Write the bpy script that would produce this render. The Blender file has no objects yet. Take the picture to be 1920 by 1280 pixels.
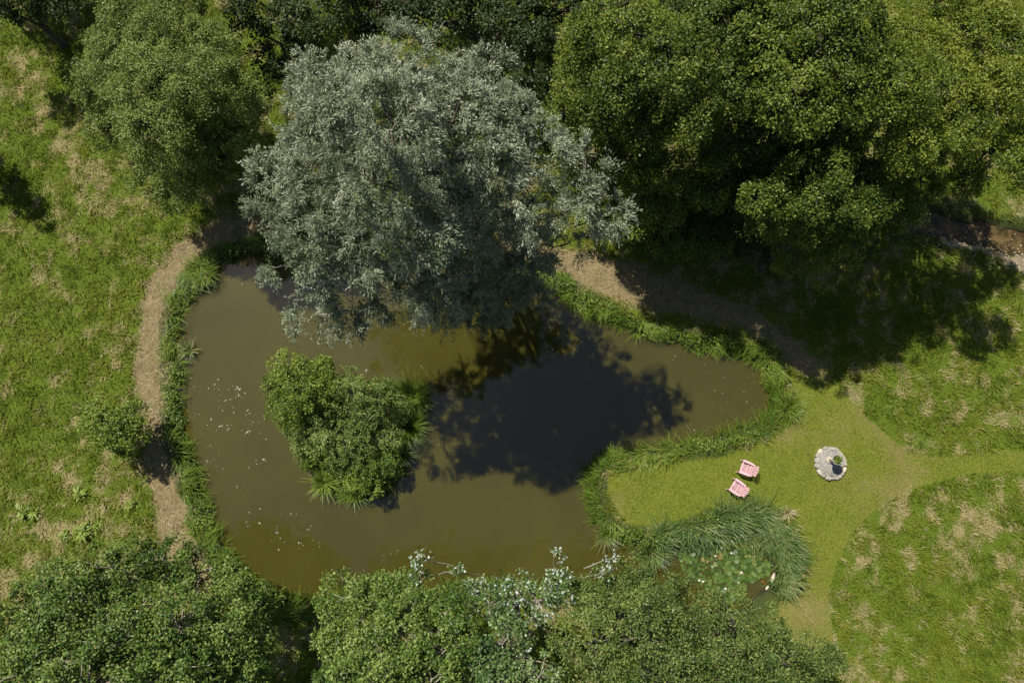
import bpy, bmesh, math, random
import numpy as np
from mathutils import Vector, Matrix

# ---------------------------------------------------------------- camera, sky, sun, exposure
H, F, TH = 34.3, 1280.0, math.atan(260 / 1280)   # drone height above the grass (m), focal length in photo pixels, tilt away from straight down
SUN_EL, LIGHT = math.radians(57), (0.629, -0.777)   # light travels to the right and towards the bottom of the photo
scn = bpy.context.scene
COL = scn.collection
cam_d = bpy.data.cameras.new('camera'); cam = bpy.data.objects.new('camera', cam_d); COL.objects.link(cam)
cam.location = (0, 0, H); cam.rotation_euler = (TH, 0, 0)
cam_d.sensor_width = 36; cam_d.lens = 36 * F / 1920; cam_d.clip_start = 0.1; cam_d.clip_end = 3000
scn.camera = cam
world = bpy.data.worlds.new("World"); scn.world = world; world.use_nodes = True
wn = world.node_tree
sky = wn.nodes.new('ShaderNodeTexSky'); sky.sky_type = 'NISHITA'; sky.sun_disc = False
sky.sun_elevation = SUN_EL
sky.sun_rotation = math.atan2(-LIGHT[0], -LIGHT[1])     # the side the light comes from
wn.links.new(sky.outputs[0], wn.nodes['Background'].inputs[0])
wn.nodes['Background'].inputs[1].default_value = 0.058
sun_d = bpy.data.lights.new('sun', 'SUN'); sun = bpy.data.objects.new('sun', sun_d); COL.objects.link(sun)
sun_d.energy = 5.0; sun_d.angle = math.radians(0.5); sun_d.color = (1.0, 0.95, 0.86)
ldir = Vector((LIGHT[0] * math.cos(SUN_EL), LIGHT[1] * math.cos(SUN_EL), -math.sin(SUN_EL)))
sun.rotation_euler = ldir.to_track_quat('-Z', 'Y').to_euler()
sun.location = (-20, 25, 45)
scn.view_settings.view_transform = 'Standard'; scn.view_settings.look = 'None'
scn.view_settings.exposure = 0.3; scn.view_settings.gamma = 1.0
scn.cycles.max_bounces = 6; scn.cycles.diffuse_bounces = 3; scn.cycles.transmission_bounces = 4
scn.cycles.sample_clamp_indirect = 4.0

# ---------------------------------------------------------------- helpers
def P(px, py, z=0.0):
    u, v = (px - 960) / F, (640 - py) / F; c, s = math.cos(TH), math.sin(TH)
    t = (H - z) / (c - v * s)                          # distance along the optical axis
    return np.array([u * t, (v * c + s) * t, z])
def rad(rpx, py, z): return rpx * (H - z) / (math.cos(TH) - (640 - py) / F * math.sin(TH)) / F
def pix(x, y, z=0.0):
    c, s = math.cos(TH), math.sin(TH); k = y * s + (H - z) * c
    return 960 + F * x / k, 640 - F * (y * c - (H - z) * s) / k
def unit(v): return v / np.maximum(np.linalg.norm(v, axis=-1, keepdims=True), 1e-9)

_lat = np.random.default_rng(7).random((256, 256)).astype(np.float32)
def vnoise(x, y, f=1.0, off=0.0):
    x = np.asarray(x) * f + off * 17.3 + 1000.0; y = np.asarray(y) * f + off * 9.1 + 1000.0
    xi = np.floor(x).astype(int); yi = np.floor(y).astype(int)
    u = x - xi; v = y - yi; u = u * u * (3 - 2 * u); v = v * v * (3 - 2 * v)
    g = lambda a, b: _lat[a % 256, b % 256]
    return (g(xi, yi) * (1 - u) + g(xi + 1, yi) * u) * (1 - v) + (g(xi, yi + 1) * (1 - u) + g(xi + 1, yi + 1) * u) * v
def fbm(x, y, f, off=0.0, o=4):
    t, a, s = 0.0, 0.5, 0.0
    for k in range(o):
        t = t + a * vnoise(x, y, f * 2 ** k, off + k); s += a; a *= 0.55
    return t / s

def mesh_from(name, verts, nper, mat, attrs=None, smooth=False, faces=None):
    """verts (N,3); faces either consecutive runs of nper vertices or an explicit (F,nper) index array"""
    me = bpy.data.meshes.new(name)
    verts = np.ascontiguousarray(verts, dtype=np.float32)
    idx = np.arange(len(verts), dtype=np.int32).reshape(-1, nper) if faces is None else np.asarray(faces, dtype=np.int32)
    me.vertices.add(len(verts)); me.vertices.foreach_set('co', verts.ravel())
    me.loops.add(idx.size); me.loops.foreach_set('vertex_index', idx.ravel())
    me.polygons.add(len(idx)); me.polygons.foreach_set('loop_start', np.arange(0, idx.size, nper, dtype=np.int32))
    for k, (dom, arr) in (attrs or {}).items():
        a = me.attributes.new(k, 'FLOAT', dom); a.data.foreach_set('value', np.ascontiguousarray(arr, dtype=np.float32))
    me.update(calc_edges=True)
    if smooth: me.polygons.foreach_set('use_smooth', np.ones(len(idx), dtype=bool))
    if mat: me.materials.append(mat)
    return me
def link(name, me, parent=None):
    o = bpy.data.objects.new(name, me); COL.objects.link(o)
    if parent: o.parent = parent
    return o
def empty(name, loc=(0, 0, 0), rz=0.0):
    o = bpy.data.objects.new(name, None); COL.objects.link(o)
    o.location = Vector([float(c) for c in loc]); o.rotation_euler = (0, 0, rz); o.empty_display_size = 0.3
    return o
def tag(o, label=None, cat=None, group=None, kind=None):
    if label: o['label'] = label
    if cat: o['category'] = cat
    if group: o['group'] = group
    if kind: o['kind'] = kind
    return o
def bm_link(name, bm, mat, parent=None, smooth=False):
    me = bpy.data.meshes.new(name); bm.to_mesh(me); bm.free()
    if smooth:
        for p in me.polygons: p.use_smooth = True
    me.materials.append(mat)
    return link(name, me, parent)

# ---------------------------------------------------------------- materials
def new_mat(name):
    m = bpy.data.materials.new(name); m.use_nodes = True
    nt = m.node_tree; bs = nt.nodes['Principled BSDF']
    return m, nt, bs
def ramp(nt, stops):
    r = nt.nodes.new('ShaderNodeValToRGB'); e = r.color_ramp.elements
    while len(e) < len(stops): e.new(0.5)
    for k, (p, c) in enumerate(stops): e[k].position = p; e[k].color = (*c, 1)
    return r
def foliage(name, stops, back=None, rough=0.48, trans=0.3, tcol=None, spec=0.3):
    m, nt, bs = new_mat(name)
    at = nt.nodes.new('ShaderNodeAttribute'); at.attribute_name = 'tint'
    r = ramp(nt, stops); nt.links.new(at.outputs['Fac'], r.inputs[0])
    col = r.outputs[0]
    if back:
        g = nt.nodes.new('ShaderNodeNewGeometry'); mx = nt.nodes.new('ShaderNodeMix'); mx.data_type = 'RGBA'
        nt.links.new(g.outputs['Backfacing'], mx.inputs[0]); nt.links.new(col, mx.inputs[6]); mx.inputs[7].default_value = (*back, 1)
        col = mx.outputs[2]
    nt.links.new(col, bs.inputs['Base Color']); bs.inputs['Roughness'].default_value = rough
    bs.inputs['Specular IOR Level'].default_value = spec
    tr = nt.nodes.new('ShaderNodeBsdfTranslucent')
    hs = nt.nodes.new('ShaderNodeHueSaturation'); hs.inputs['Hue'].default_value = 0.48; hs.inputs['Saturation'].default_value = 1.15
    hs.inputs['Value'].default_value = 1.2
    nt.links.new(r.outputs[0], hs.inputs['Color']); nt.links.new(hs.outputs[0], tr.inputs[0])
    ms = nt.nodes.new('ShaderNodeMixShader'); ms.inputs[0].default_value = trans
    nt.links.new(bs.outputs[0], ms.inputs[1]); nt.links.new(tr.outputs[0], ms.inputs[2])
    nt.links.new(ms.outputs[0], nt.nodes['Material Output'].inputs[0])
    return m
def plain(name, c0, c1, scale=8.0, rough=0.7, bump=0.0, spec=0.3, detail=5):
    m, nt, bs = new_mat(name)
    tc = nt.nodes.new('ShaderNodeTexCoord'); no = nt.nodes.new('ShaderNodeTexNoise')
    no.inputs['Scale'].default_value = scale; no.inputs['Detail'].default_value = detail
    nt.links.new(tc.outputs['Object'], no.inputs['Vector'])
    r = ramp(nt, [(0.3, c0), (0.7, c1)]); nt.links.new(no.outputs['Fac'], r.inputs[0])
    nt.links.new(r.outputs[0], bs.inputs['Base Color']); bs.inputs['Roughness'].default_value = rough
    bs.inputs['Specular IOR Level'].default_value = spec
    if bump:
        b = nt.nodes.new('ShaderNodeBump'); b.inputs['Strength'].default_value = bump; b.inputs['Distance'].default_value = 0.03
        nt.links.new(no.outputs['Fac'], b.inputs['Height']); nt.links.new(b.outputs[0], bs.inputs['Normal'])
    return m

M_WILLOW = foliage('silver_willow_leaves', [(0, (0.085, 0.12, 0.055)), (0.5, (0.20, 0.24, 0.135)), (1, (0.42, 0.45, 0.32))], back=(0.36, 0.39, 0.29), rough=0.5, trans=0.15, spec=0.3)
M_SALLOW = foliage('sallow_leaves', [(0, (0.06, 0.105, 0.014)), (0.5, (0.175, 0.235, 0.042)), (1, (0.31, 0.365, 0.105))], back=(0.13, 0.16, 0.08), trans=0.25)
M_ALDER = foliage('alder_leaves', [(0, (0.024, 0.058, 0.006)), (0.5, (0.10, 0.15, 0.017)), (1, (0.235, 0.28, 0.045))], trans=0.25)
M_ALDER_Y = foliage('yellow_green_leaves', [(0, (0.04, 0.08, 0.008)), (0.5, (0.14, 0.185, 0.018)), (1, (0.28, 0.32, 0.045))], trans=0.25)  # lighter, yellower leaf colour of the tree beside the stream
M_DARK = foliage('dark_wood_leaves', [(0, (0.025, 0.05, 0.015)), (0.5, (0.045, 0.075, 0.02)), (1, (0.09, 0.12, 0.03))], trans=0.2)  # shade on the wood's darker trees and bushes is put into these greens
M_OAK = foliage('oak_leaves', [(0, (0.03, 0.075, 0.013)), (0.5, (0.11, 0.18, 0.028)), (1, (0.26, 0.33, 0.08))], back=(0.12, 0.16, 0.08), trans=0.22)
M_POPLAR = foliage('poplar_leaves', [(0, (0.03, 0.08, 0.018)), (0.6, (0.10, 0.165, 0.04)), (1, (0.21, 0.27, 0.10))], back=(0.42, 0.48, 0.40), trans=0.12)
M_FINE = foliage('fine_leaves', [(0, (0.03, 0.07, 0.014)), (0.5, (0.11, 0.165, 0.032)), (1, (0.25, 0.295, 0.08))], trans=0.22)
M_BRAMBLE = foliage('bramble_leaves', [(0, (0.05, 0.10, 0.02)), (0.5, (0.20, 0.285, 0.06)), (1, (0.37, 0.44, 0.14))], trans=0.33)
M_BRIGHT = foliage('bright_shrub_leaves', [(0, (0.05, 0.10, 0.013)), (0.5, (0.145, 0.22, 0.028)), (1, (0.29, 0.36, 0.065))], trans=0.28)
M_GRASS = foliage('meadow_blades', [(0, (0.055, 0.095, 0.007)), (0.3, (0.145, 0.185, 0.013)), (0.55, (0.24, 0.255, 0.03)), (0.78, (0.35, 0.31, 0.12)), (1, (0.52, 0.43, 0.25))], rough=0.6, trans=0.3, spec=0.2)
M_STRAW = foliage('straw_stalks', [(0, (0.13, 0.10, 0.05)), (0.6, (0.34, 0.27, 0.145)), (1, (0.55, 0.45, 0.28))], rough=0.7, trans=0.1, spec=0.2)
M_BANK = foliage('bank_blades', [(0, (0.05, 0.11, 0.01)), (0.5, (0.14, 0.225, 0.025)), (0.85, (0.27, 0.34, 0.06)), (1, (0.38, 0.35, 0.15))], rough=0.45, trans=0.3)
M_REED = foliage('reed_blades', [(0, (0.04, 0.09, 0.022)), (0.5, (0.105, 0.175, 0.042)), (0.9, (0.22, 0.28, 0.09)), (1, (0.36, 0.31, 0.15))], rough=0.4, trans=0.25)
M_PAD = foliage('lily_pad_skin', [(0, (0.025, 0.065, 0.012)), (0.6, (0.085, 0.145, 0.025)), (0.9, (0.15, 0.20, 0.05)), (1, (0.30, 0.24, 0.08))], rough=0.45, trans=0.15, spec=0.3)
M_BARK = plain('grey_bark', (0.05, 0.042, 0.034), (0.13, 0.11, 0.09), 6, 0.85, 0.5)
M_BARK_PALE = plain('pale_bark', (0.20, 0.17, 0.125), (0.40, 0.36, 0.28), 6, 0.8, 0.25)
M_PINK = plain('pink_plastic', (0.62, 0.36, 0.39), (0.74, 0.47, 0.50), 3, 0.42, 0.0, 0.45)
M_STONE = plain('lichen_stone', (0.24, 0.22, 0.18), (0.50, 0.46, 0.39), 14, 0.9, 0.6)
M_STONE_PALE = plain('pale_stone', (0.42, 0.37, 0.28), (0.66, 0.58, 0.45), 10, 0.85, 0.4)
M_PEBBLE = plain('stream_pebble', (0.16, 0.12, 0.07), (0.55, 0.47, 0.33), 1.3, 0.85, 0.0, 0.3, 8)
M_MORTAR = plain('grey_cobble_bed', (0.18, 0.17, 0.15), (0.42, 0.40, 0.37), 22, 0.95, 0.9)
M_PETAL = plain('white_petal', (0.78, 0.78, 0.72), (0.85, 0.84, 0.80), 5, 0.6)
M_YOLK = plain('yellow_stamens', (0.7, 0.45, 0.05), (0.8, 0.55, 0.1), 30, 0.7)
M_FISH = plain('orange_fish_skin', (0.30, 0.09, 0.02), (0.42, 0.15, 0.04), 20, 0.35)
M_DEBRIS = plain('pale_dead_leaf', (0.28, 0.26, 0.18), (0.60, 0.57, 0.48), 2, 0.7)
M_SOIL = plain('planter_soil', (0.03, 0.022, 0.015), (0.06, 0.045, 0.03), 30, 0.95, 0.5)

# water: a turbid brown body that scatters the sun under a smooth, mirror-like skin
def water_mat(name, body, scale, nscale=0.16, lo=0.9, hi=1.12, ior=1.66):
    m, nt, bs = new_mat(name)
    tc = nt.nodes.new('ShaderNodeTexCoord'); no = nt.nodes.new('ShaderNodeTexNoise')
    no.inputs['Scale'].default_value = nscale; no.inputs['Detail'].default_value = 5; no.inputs['Distortion'].default_value = 0.8
    nt.links.new(tc.outputs['Object'], no.inputs['Vector'])
    r = ramp(nt, [(0.3, tuple(c * lo for c in body)), (0.7, tuple(c * hi for c in body))])
    nt.links.new(no.outputs['Fac'], r.inputs[0]); nt.links.new(r.outputs[0], bs.inputs['Base Color'])
    bs.inputs['Roughness'].default_value = 0.03; bs.inputs['IOR'].default_value = ior
    if scale:
        bs.inputs['Subsurface Weight'].default_value = 1.0; bs.inputs['Subsurface Radius'].default_value = (1.0, 0.9, 0.6)
        bs.inputs['Subsurface Scale'].default_value = scale
    rp = nt.nodes.new('ShaderNodeTexNoise'); rp.inputs['Scale'].default_value = 3.5; rp.inputs['Detail'].default_value = 4
    nt.links.new(tc.outputs['Object'], rp.inputs['Vector'])
    b = nt.nodes.new('ShaderNodeBump'); b.inputs['Strength'].default_value = 0.05; b.inputs['Distance'].default_value = 0.02
    nt.links.new(rp.outputs['Fac'], b.inputs['Height']); nt.links.new(b.outputs[0], bs.inputs['Normal'])
    return m
M_WATER = water_mat('turbid_pond_water', (0.071, 0.064, 0.0115), 0.35)
M_STREAM = water_mat('brown_stream_water', (0.075, 0.052, 0.02), 0.0, 2.2, 0.35, 1.9, 1.33)

def ground_mat():
    m, nt, bs = new_mat('ground_cover'); N = nt.nodes; Lk = nt.links
    def attr(n):
        a = N.new('ShaderNodeAttribute'); a.attribute_name = n; return a.outputs['Fac']
    def math_(op, a, b=None):
        q = N.new('ShaderNodeMath'); q.operation = op
        for k, v in enumerate((a, b)):
            if v is None: continue
            if isinstance(v, (int, float)): q.inputs[k].default_value = v
            else: Lk.new(v, q.inputs[k])
        return q.outputs[0]
    tc = N.new('ShaderNodeTexCoord')
    def noise(sc, det=4, rough=0.6):
        n = N.new('ShaderNodeTexNoise'); n.inputs['Scale'].default_value = sc; n.inputs['Detail'].default_value = det
        n.inputs['Roughness'].default_value = rough; Lk.new(tc.outputs['Object'], n.inputs['Vector']); return n.outputs['Fac']
    def mix(f, a, b):
        x = N.new('ShaderNodeMix'); x.data_type = 'RGBA'; Lk.new(f, x.inputs[0])
        for k, v in ((6, a), (7, b)):
            if isinstance(v, tuple): x.inputs[k].default_value = (*v, 1)
            else: Lk.new(v, x.inputs[k])
        return x.outputs[2]
    def smooth(v, lo, hi):
        q = N.new('ShaderNodeMapRange'); q.interpolation_type = 'SMOOTHSTEP'; Lk.new(v, q.inputs[0])
        q.inputs[1].default_value = lo; q.inputs[2].default_value = hi; return q.outputs[0]
    nf, nm, nl = noise(14, 5, 0.7), noise(3.2, 4), noise(0.9, 3)
    edge = math_('MULTIPLY', math_('SUBTRACT', nm, 0.5), 0.45)
    # meadow
    mg = ramp(nt, [(0.25, (0.03, 0.06, 0.006)), (0.55, (0.10, 0.145, 0.014)), (0.75, (0.18, 0.19, 0.04))]); Lk.new(nf, mg.inputs[0])
    ms = ramp(nt, [(0.25, (0.13, 0.11, 0.045)), (0.7, (0.35, 0.29, 0.14))]); Lk.new(nf, ms.inputs[0])
    dryf = smooth(math_('ADD', attr('dry'), math_('MULTIPLY', math_('SUBTRACT', nf, 0.5), 0.7)), 0.45, 0.68)
    mead = mix(dryf, mg.outputs[0], ms.outputs[0])
    # mown lawn
    lg = ramp(nt, [(0.25, (0.07, 0.10, 0.012)), (0.5, (0.14, 0.17, 0.02)), (0.75, (0.21, 0.22, 0.05))]); Lk.new(nf, lg.inputs[0])
    lb = ramp(nt, [(0.25, (0.125, 0.115, 0.03)), (0.75, (0.235, 0.21, 0.07))]); Lk.new(nf, lb.inputs[0])
    lw = smooth(math_('ADD', attr('worn'), math_('ADD', math_('MULTIPLY', math_('SUBTRACT', nm, 0.5), 1.0), math_('MULTIPLY', math_('SUBTRACT', nf, 0.5), 0.5))), 0.35, 0.8)
    lawn = mix(lw, lg.outputs[0], lb.outputs[0])
    # cut straw path
    ps = ramp(nt, [(0.25, (0.10, 0.072, 0.034)), (0.5, (0.235, 0.178, 0.088)), (0.75, (0.37, 0.295, 0.16))]); Lk.new(nf, ps.inputs[0])
    pg = mix(smooth(math_('ADD', nl, math_('MULTIPLY', math_('SUBTRACT', nf, 0.5), 0.7)), 0.5, 0.72), ps.outputs[0], (0.13, 0.145, 0.04))
    c = mix(smooth(math_('ADD', attr('d_lawn'), edge), 0.06, -0.06), mead, lawn)
    edge2 = math_('ADD', math_('MULTIPLY', math_('SUBTRACT', nm, 0.5), 1.3), math_('MULTIPLY', math_('SUBTRACT', nf, 0.5), 0.8))
    pg = mix(smooth(math_('ADD', noise(1.7, 5, 0.7), math_('MULTIPLY', math_('SUBTRACT', nf, 0.5), 0.5)), 0.5, 0.75), pg, (0.10, 0.075, 0.04))
    c = mix(smooth(math_('ADD', attr('d_path'), edge2), 0.22, -0.18), c, pg)
    c = mix(smooth(math_('ADD', attr('d_water'), edge), 1.05, 0.75), c, (0.05, 0.065, 0.018))
    # damp mud round the waterline, pebbles beside the stream
    c = mix(smooth(math_('ADD', attr('d_water'), edge), 0.2, 0.0), c, (0.035, 0.03, 0.017))
    pb = ramp(nt, [(0.3, (0.12, 0.09, 0.05)), (0.7, (0.36, 0.30, 0.19))]); Lk.new(noise(9, 3, 0.8), pb.inputs[0])
    c = mix(smooth(math_('ADD', attr('d_pebble'), edge), 0.12, -0.12), c, pb.outputs[0])
    Lk.new(c, bs.inputs['Base Color']); bs.inputs['Roughness'].default_value = 0.95; bs.inputs['Specular IOR Level'].default_value = 0.1
    b = N.new('ShaderNodeBump'); b.inputs['Strength'].default_value = 0.8; b.inputs['Distance'].default_value = 0.06
    Lk.new(nf, b.inputs['Height']); Lk.new(b.outputs[0], bs.inputs['Normal'])
    return m
M_GROUND = ground_mat()

# ---------------------------------------------------------------- outlines of the place (metres, read off the plan view)
WL = -0.35
def loop(pts, z=0.0, n=5):
    p = np.array([P(a, b, z)[:2] for a, b in pts]); out = []
    k = len(p)
    for i in range(k):
        p0, p1, p2, p3 = p[i - 1], p[i], p[(i + 1) % k], p[(i + 2) % k]
        for t in np.linspace(0, 1, n, endpoint=False):
            out.append(0.5 * ((2 * p1) + (-p0 + p2) * t + (2 * p0 - 5 * p1 + 4 * p2 - p3) * t * t + (-p0 + 3 * p1 - 3 * p2 + p3) * t ** 3))
    return np.array(out)
def sdf(x, y, poly):
    x = np.asarray(x, dtype=np.float64); y = np.asarray(y, dtype=np.float64)
    d = np.full(x.shape, 1e9); inside = np.zeros(x.shape, bool)
    for a, b in zip(poly, np.roll(poly, -1, axis=0)):
        ex, ey = b - a; wx = x - a[0]; wy = y - a[1]
        t = np.clip((wx * ex + wy * ey) / (ex * ex + ey * ey + 1e-12), 0, 1)
        d = np.minimum(d, (wx - ex * t) ** 2 + (wy - ey * t) ** 2)
        cr = (a[1] > y) != (b[1] > y)
        if ey != 0: inside ^= cr & (x < ex * (y - a[1]) / ey + a[0])
    d = np.sqrt(d); return np.where(inside, -d, d)

POND = loop([(395, 512), (368, 545), (345, 585), (336, 630), (340, 690), (345, 750), (344, 805), (354, 855), (370, 895), (385, 935),
             (396, 975), (412, 1012), (437, 1044), (472, 1078), (515, 1106), (560, 1122), (620, 1118), (700, 1105), (800, 1100), (900, 1095),
             (1000, 1092), (1100, 1090), (1200, 1090), (1300, 1135), (1390, 1138), (1420, 1118), (1448, 1085), (1450, 1050), (1425, 1010), (1350, 990),
             (1290, 1005), (1250, 1024), (1190, 1024), (1140, 1000), (1112, 955), (1100, 905), (1108, 862), (1140, 848), (1200, 845),
             (1260, 838), (1320, 826), (1380, 808), (1425, 785), (1445, 745), (1440, 700), (1415, 668), (1360, 655), (1295, 650), (1230, 636),
             (1175, 618), (1120, 594), (1080, 570), (1040, 545), (960, 518), (880, 500), (780, 487), (680, 476), (580, 470), (500, 470), (440, 484)], WL)
ISLAND = loop([(520, 700), (570, 690), (640, 705), (720, 720), (790, 725), (795, 770), (770, 820), (755, 880), (735, 910), (680, 930), (620, 925),
               (590, 880), (555, 840), (525, 780)], WL)
LAWN = loop([(1490, 655), (1550, 690), (1590, 745), (1640, 795), (1690, 837), (1740, 854), (1800, 851), (1920, 842), (2100, 832), (2100, 878), (1920, 883),
             (1820, 889), (1740, 906), (1680, 931), (1625, 970), (1592, 1010), (1570, 1060), (1555, 1110), (1560, 1180), (1575, 1280), (1590, 1420),
             (1380, 1420), (1400, 1200), (1430, 1130), (1490, 1110), (1518, 1080), (1510, 1010), (1480, 960), (1420, 946), (1340, 957), (1280, 972),
             (1205, 986), (1170, 972), (1142, 932), (1146, 886), (1200, 876), (1300, 863), (1400, 842), (1465, 812), (1502, 770), (1490, 715)])
PATH_L = loop([(520, 400), (470, 400), (400, 425), (340, 455), (300, 492), (275, 535), (262, 600), (257, 680), (262, 740), (265, 800), (275, 870), (288, 930),
               (295, 1000), (330, 1070), (390, 1110), (400, 1085), (360, 1000), (352, 960), (340, 915),
               (325, 860), (318, 780), (314, 700), (315, 640), (321, 580), (336, 532), (364, 492), (392, 474), (450, 448), (520, 440)])
PATH_T = loop([(860, 420), (1000, 455), (1100, 470), (1180, 492), (1250, 515), (1330, 545), (1400, 575), (1460, 610), (1520, 665), (1535, 700), (1490, 690), (1465, 652),
               (1420, 628), (1330, 600), (1230, 580), (1150, 560), (1080, 535), (1040, 515), (960, 490), (860, 465)])
STREAM = loop([(1600, 360), (1700, 393), (1760, 398), (1815, 415), (1870, 432), (1930, 452), (2020, 475), (2020, 520), (1930, 494), (1880, 476), (1820, 458), (1760, 440), (1700, 425), (1600, 400)], WL)
PEBBLE = loop([(1770, 440), (1815, 455), (1870, 474), (1930, 494), (1990, 515), (1990, 532), (1920, 508), (1860, 486), (1800, 468), (1765, 452)])

# ---------------------------------------------------------------- ground: one sheet to the horizon, fine where the photo looks
STEP = 0.14
fx = np.arange(-33, 33.01, STEP); fy = np.arange(-12, 33.01, STEP)
grow = np.array([0.5, 1.2, 2.5, 5, 10, 20, 40, 80, 160, 320, 640, 1200])
gx = np.concatenate([fx[0] - grow[::-1], fx, fx[-1] + grow]); gy = np.concatenate([fy[0] - grow[::-1], fy, fy[-1] + grow])
X, Y = np.meshgrid(gx, gy)
WX, WY = X + (fbm(X, Y, 0.9, 91, 3) - 0.5) * 0.7, Y + (fbm(X, Y, 0.9, 95, 3) - 0.5) * 0.7      # ragged natural banks
D_POND = np.maximum(sdf(WX, WY, POND), -sdf(WX, WY, ISLAND)); D_STREAM = sdf(X + (WX - X) * 1.8, Y + (WY - Y) * 1.8, STREAM)
D_LAWN = sdf(X, Y, LAWN); D_PATH = np.minimum(sdf(WX, WY, PATH_L), sdf(WX, WY, PATH_T)); D_PEB = sdf(X + (WX - X) * 1.8, Y + (WY - Y) * 1.8, PEBBLE)
def dryness(x, y):
    a = fbm(x, y, 0.25, 3, 3); b = fbm(x * 1.0, y * 0.8, 1.7, 11, 4)
    base = 0.27 * a + 0.73 * b
    pxl, pyl = pix(x, np.clip(y, -40, 60))
    low = np.clip((pyl - 780) / 250, 0, 1) * (pxl < 420) * 0.10           # the drier, balder lower-left meadow
    mid = np.exp(-(((pxl - 1690) / 130) ** 2 + ((pyl - 760) / 70) ** 2)) * 0.07
    return base + low + mid - 0.07
DRY = dryness(X, Y)
WORN = fbm(X, Y, 0.35, 21, 3)
px_, py_ = pix(X, np.clip(Y, -40, 60))
WORN = WORN - 0.10 + 0.22 * np.exp(-(((px_ - 1180) / 60) ** 2 + ((py_ - 930) / 40) ** 2)) + 0.08 * np.exp(-(((px_ - 1500) / 30) ** 2 + ((py_ - 690) / 40) ** 2)) \
    + -0.14 * np.exp(-(((px_ - 1680) / 90) ** 2 + ((py_ - 870) / 50) ** 2)) + 0.07 * np.exp(-(((px_ - 1490) / 60) ** 2 + ((py_ - 1150) / 40) ** 2))
D_WATER = np.minimum(D_POND, D_STREAM)
def bank(d): return np.where(d > 0.55, 0, np.where(d > 0, -0.36 * (1 - np.clip(d / 0.55, 0, 1)) ** 1.5, -0.36 + np.clip(d * 0.9, -1.1, 0)))
near = (np.abs(X) < 60) & (np.abs(Y) < 60)
Z = bank(D_WATER) + near * ((fbm(X, Y, 0.15, 5, 3) - 0.5) * 0.25 + (fbm(X, Y, 1.6, 8, 3) - 0.5) * 0.07) * np.clip(D_WATER / 0.8, 0, 1)
ny, nx = X.shape
vid = np.arange(nx * ny).reshape(ny, nx)
quads = np.stack([vid[:-1, :-1], vid[:-1, 1:], vid[1:, 1:], vid[1:, :-1]], -1).reshape(-1, 4)
VERT = np.stack([X, Y, Z], -1).reshape(-1, 3)
fc = lambda A: A.reshape(-1)[quads].mean(1)
cP, cL, cD = fc(D_POND), fc(D_LAWN), fc(D_PATH); cS = fc(D_STREAM)
region = np.where(cP < 0, 3, np.where(cS < 0, 4, np.where(cD < 0, 2, np.where(cL < 0, 1, 0))))
for rid, nm in enumerate(['meadow', 'lawn', 'path', 'pond_bed', 'stream_bed']):
    q = quads[region == rid]; used, inv = np.unique(q, return_inverse=True)
    at = {k: ('POINT', A.reshape(-1)[used]) for k, A in (('d_lawn', D_LAWN), ('d_path', D_PATH), ('d_water', D_WATER), ('d_pebble', D_PEB), ('dry', DRY), ('worn', WORN))}
    tag(link(nm, mesh_from(nm, VERT[used], 4, M_GROUND, at, True, inv.reshape(-1, 4))), kind='structure')
def sample(A, x, y):
    i = np.clip((np.asarray(x) - fx[0]) / STEP, 0, len(fx) - 2) + len(grow); j = np.clip((np.asarray(y) - fy[0]) / STEP, 0, len(fy) - 2) + len(grow)
    a = i.astype(int); b = j.astype(int); u = i - a; v = j - b
    return (A[b, a] * (1 - u) + A[b, a + 1] * u) * (1 - v) + (A[b + 1, a] * (1 - u) + A[b + 1, a + 1] * u) * v
def ground_z(x, y): return float(sample(Z, np.array([x]), np.array([y]))[0])
def water_sheet(name, D, mat, lim):
    q = quads[fc(D) < lim]; used, inv = np.unique(q, return_inverse=True)
    v = VERT[used].copy(); v[:, 2] = WL
    tag(link(name, mesh_from(name, v, 4, mat, None, True, inv.reshape(-1, 4))), kind='structure')
water_sheet('pond_water', D_POND, M_WATER, 0.5)
water_sheet('stream_water', D_STREAM, M_STREAM, 0.4)

# ---------------------------------------------------------------- blades and leaves
def blades(rng, x, y, z, L, W, lean, ang, nseg=2, droop=0.35):
    """curved grass blades; all arguments arrays; returns the corner points of the quads and the number of quads per blade"""
    n = len(x); hx, hy = np.cos(ang), np.sin(ang); sx, sy = -hy, hx
    tt = np.linspace(0, 1, nseg + 1); rows = []
    for t in tt:
        out = lean * L * (0.35 * t + 0.65 * t * t); up = L * (t - droop * lean * t * t)
        w = W * (1 - 0.85 * t ** 1.5) * 0.5
        cx, cy, cz = x + hx * out, y + hy * out, z + up
        rows.append((np.stack([cx - sx * w, cy - sy * w, cz], -1), np.stack([cx + sx * w, cy + sy * w, cz], -1)))
    q = [np.stack([rows[k][0], rows[k][1], rows[k + 1][1], rows[k + 1][0]], 1) for k in range(nseg)]
    return np.stack(q, 1).reshape(-1, 3), nseg

def leaf_quads(p, axis, nrm, L, W, fold=0.12, wide=0.45):
    axis = unit(axis); nrm = unit(nrm - axis * (nrm * axis).sum(-1, keepdims=True)); side = np.cross(axis, nrm)
    L = np.asarray(L)[:, None]; W = np.asarray(W)[:, None]
    m = p + axis * L * wide + nrm * W * fold
    return np.stack([p, m + side * W * 0.5, p + axis * L - nrm * W * fold, m - side * W * 0.5], 1).reshape(-1, 3)

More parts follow.
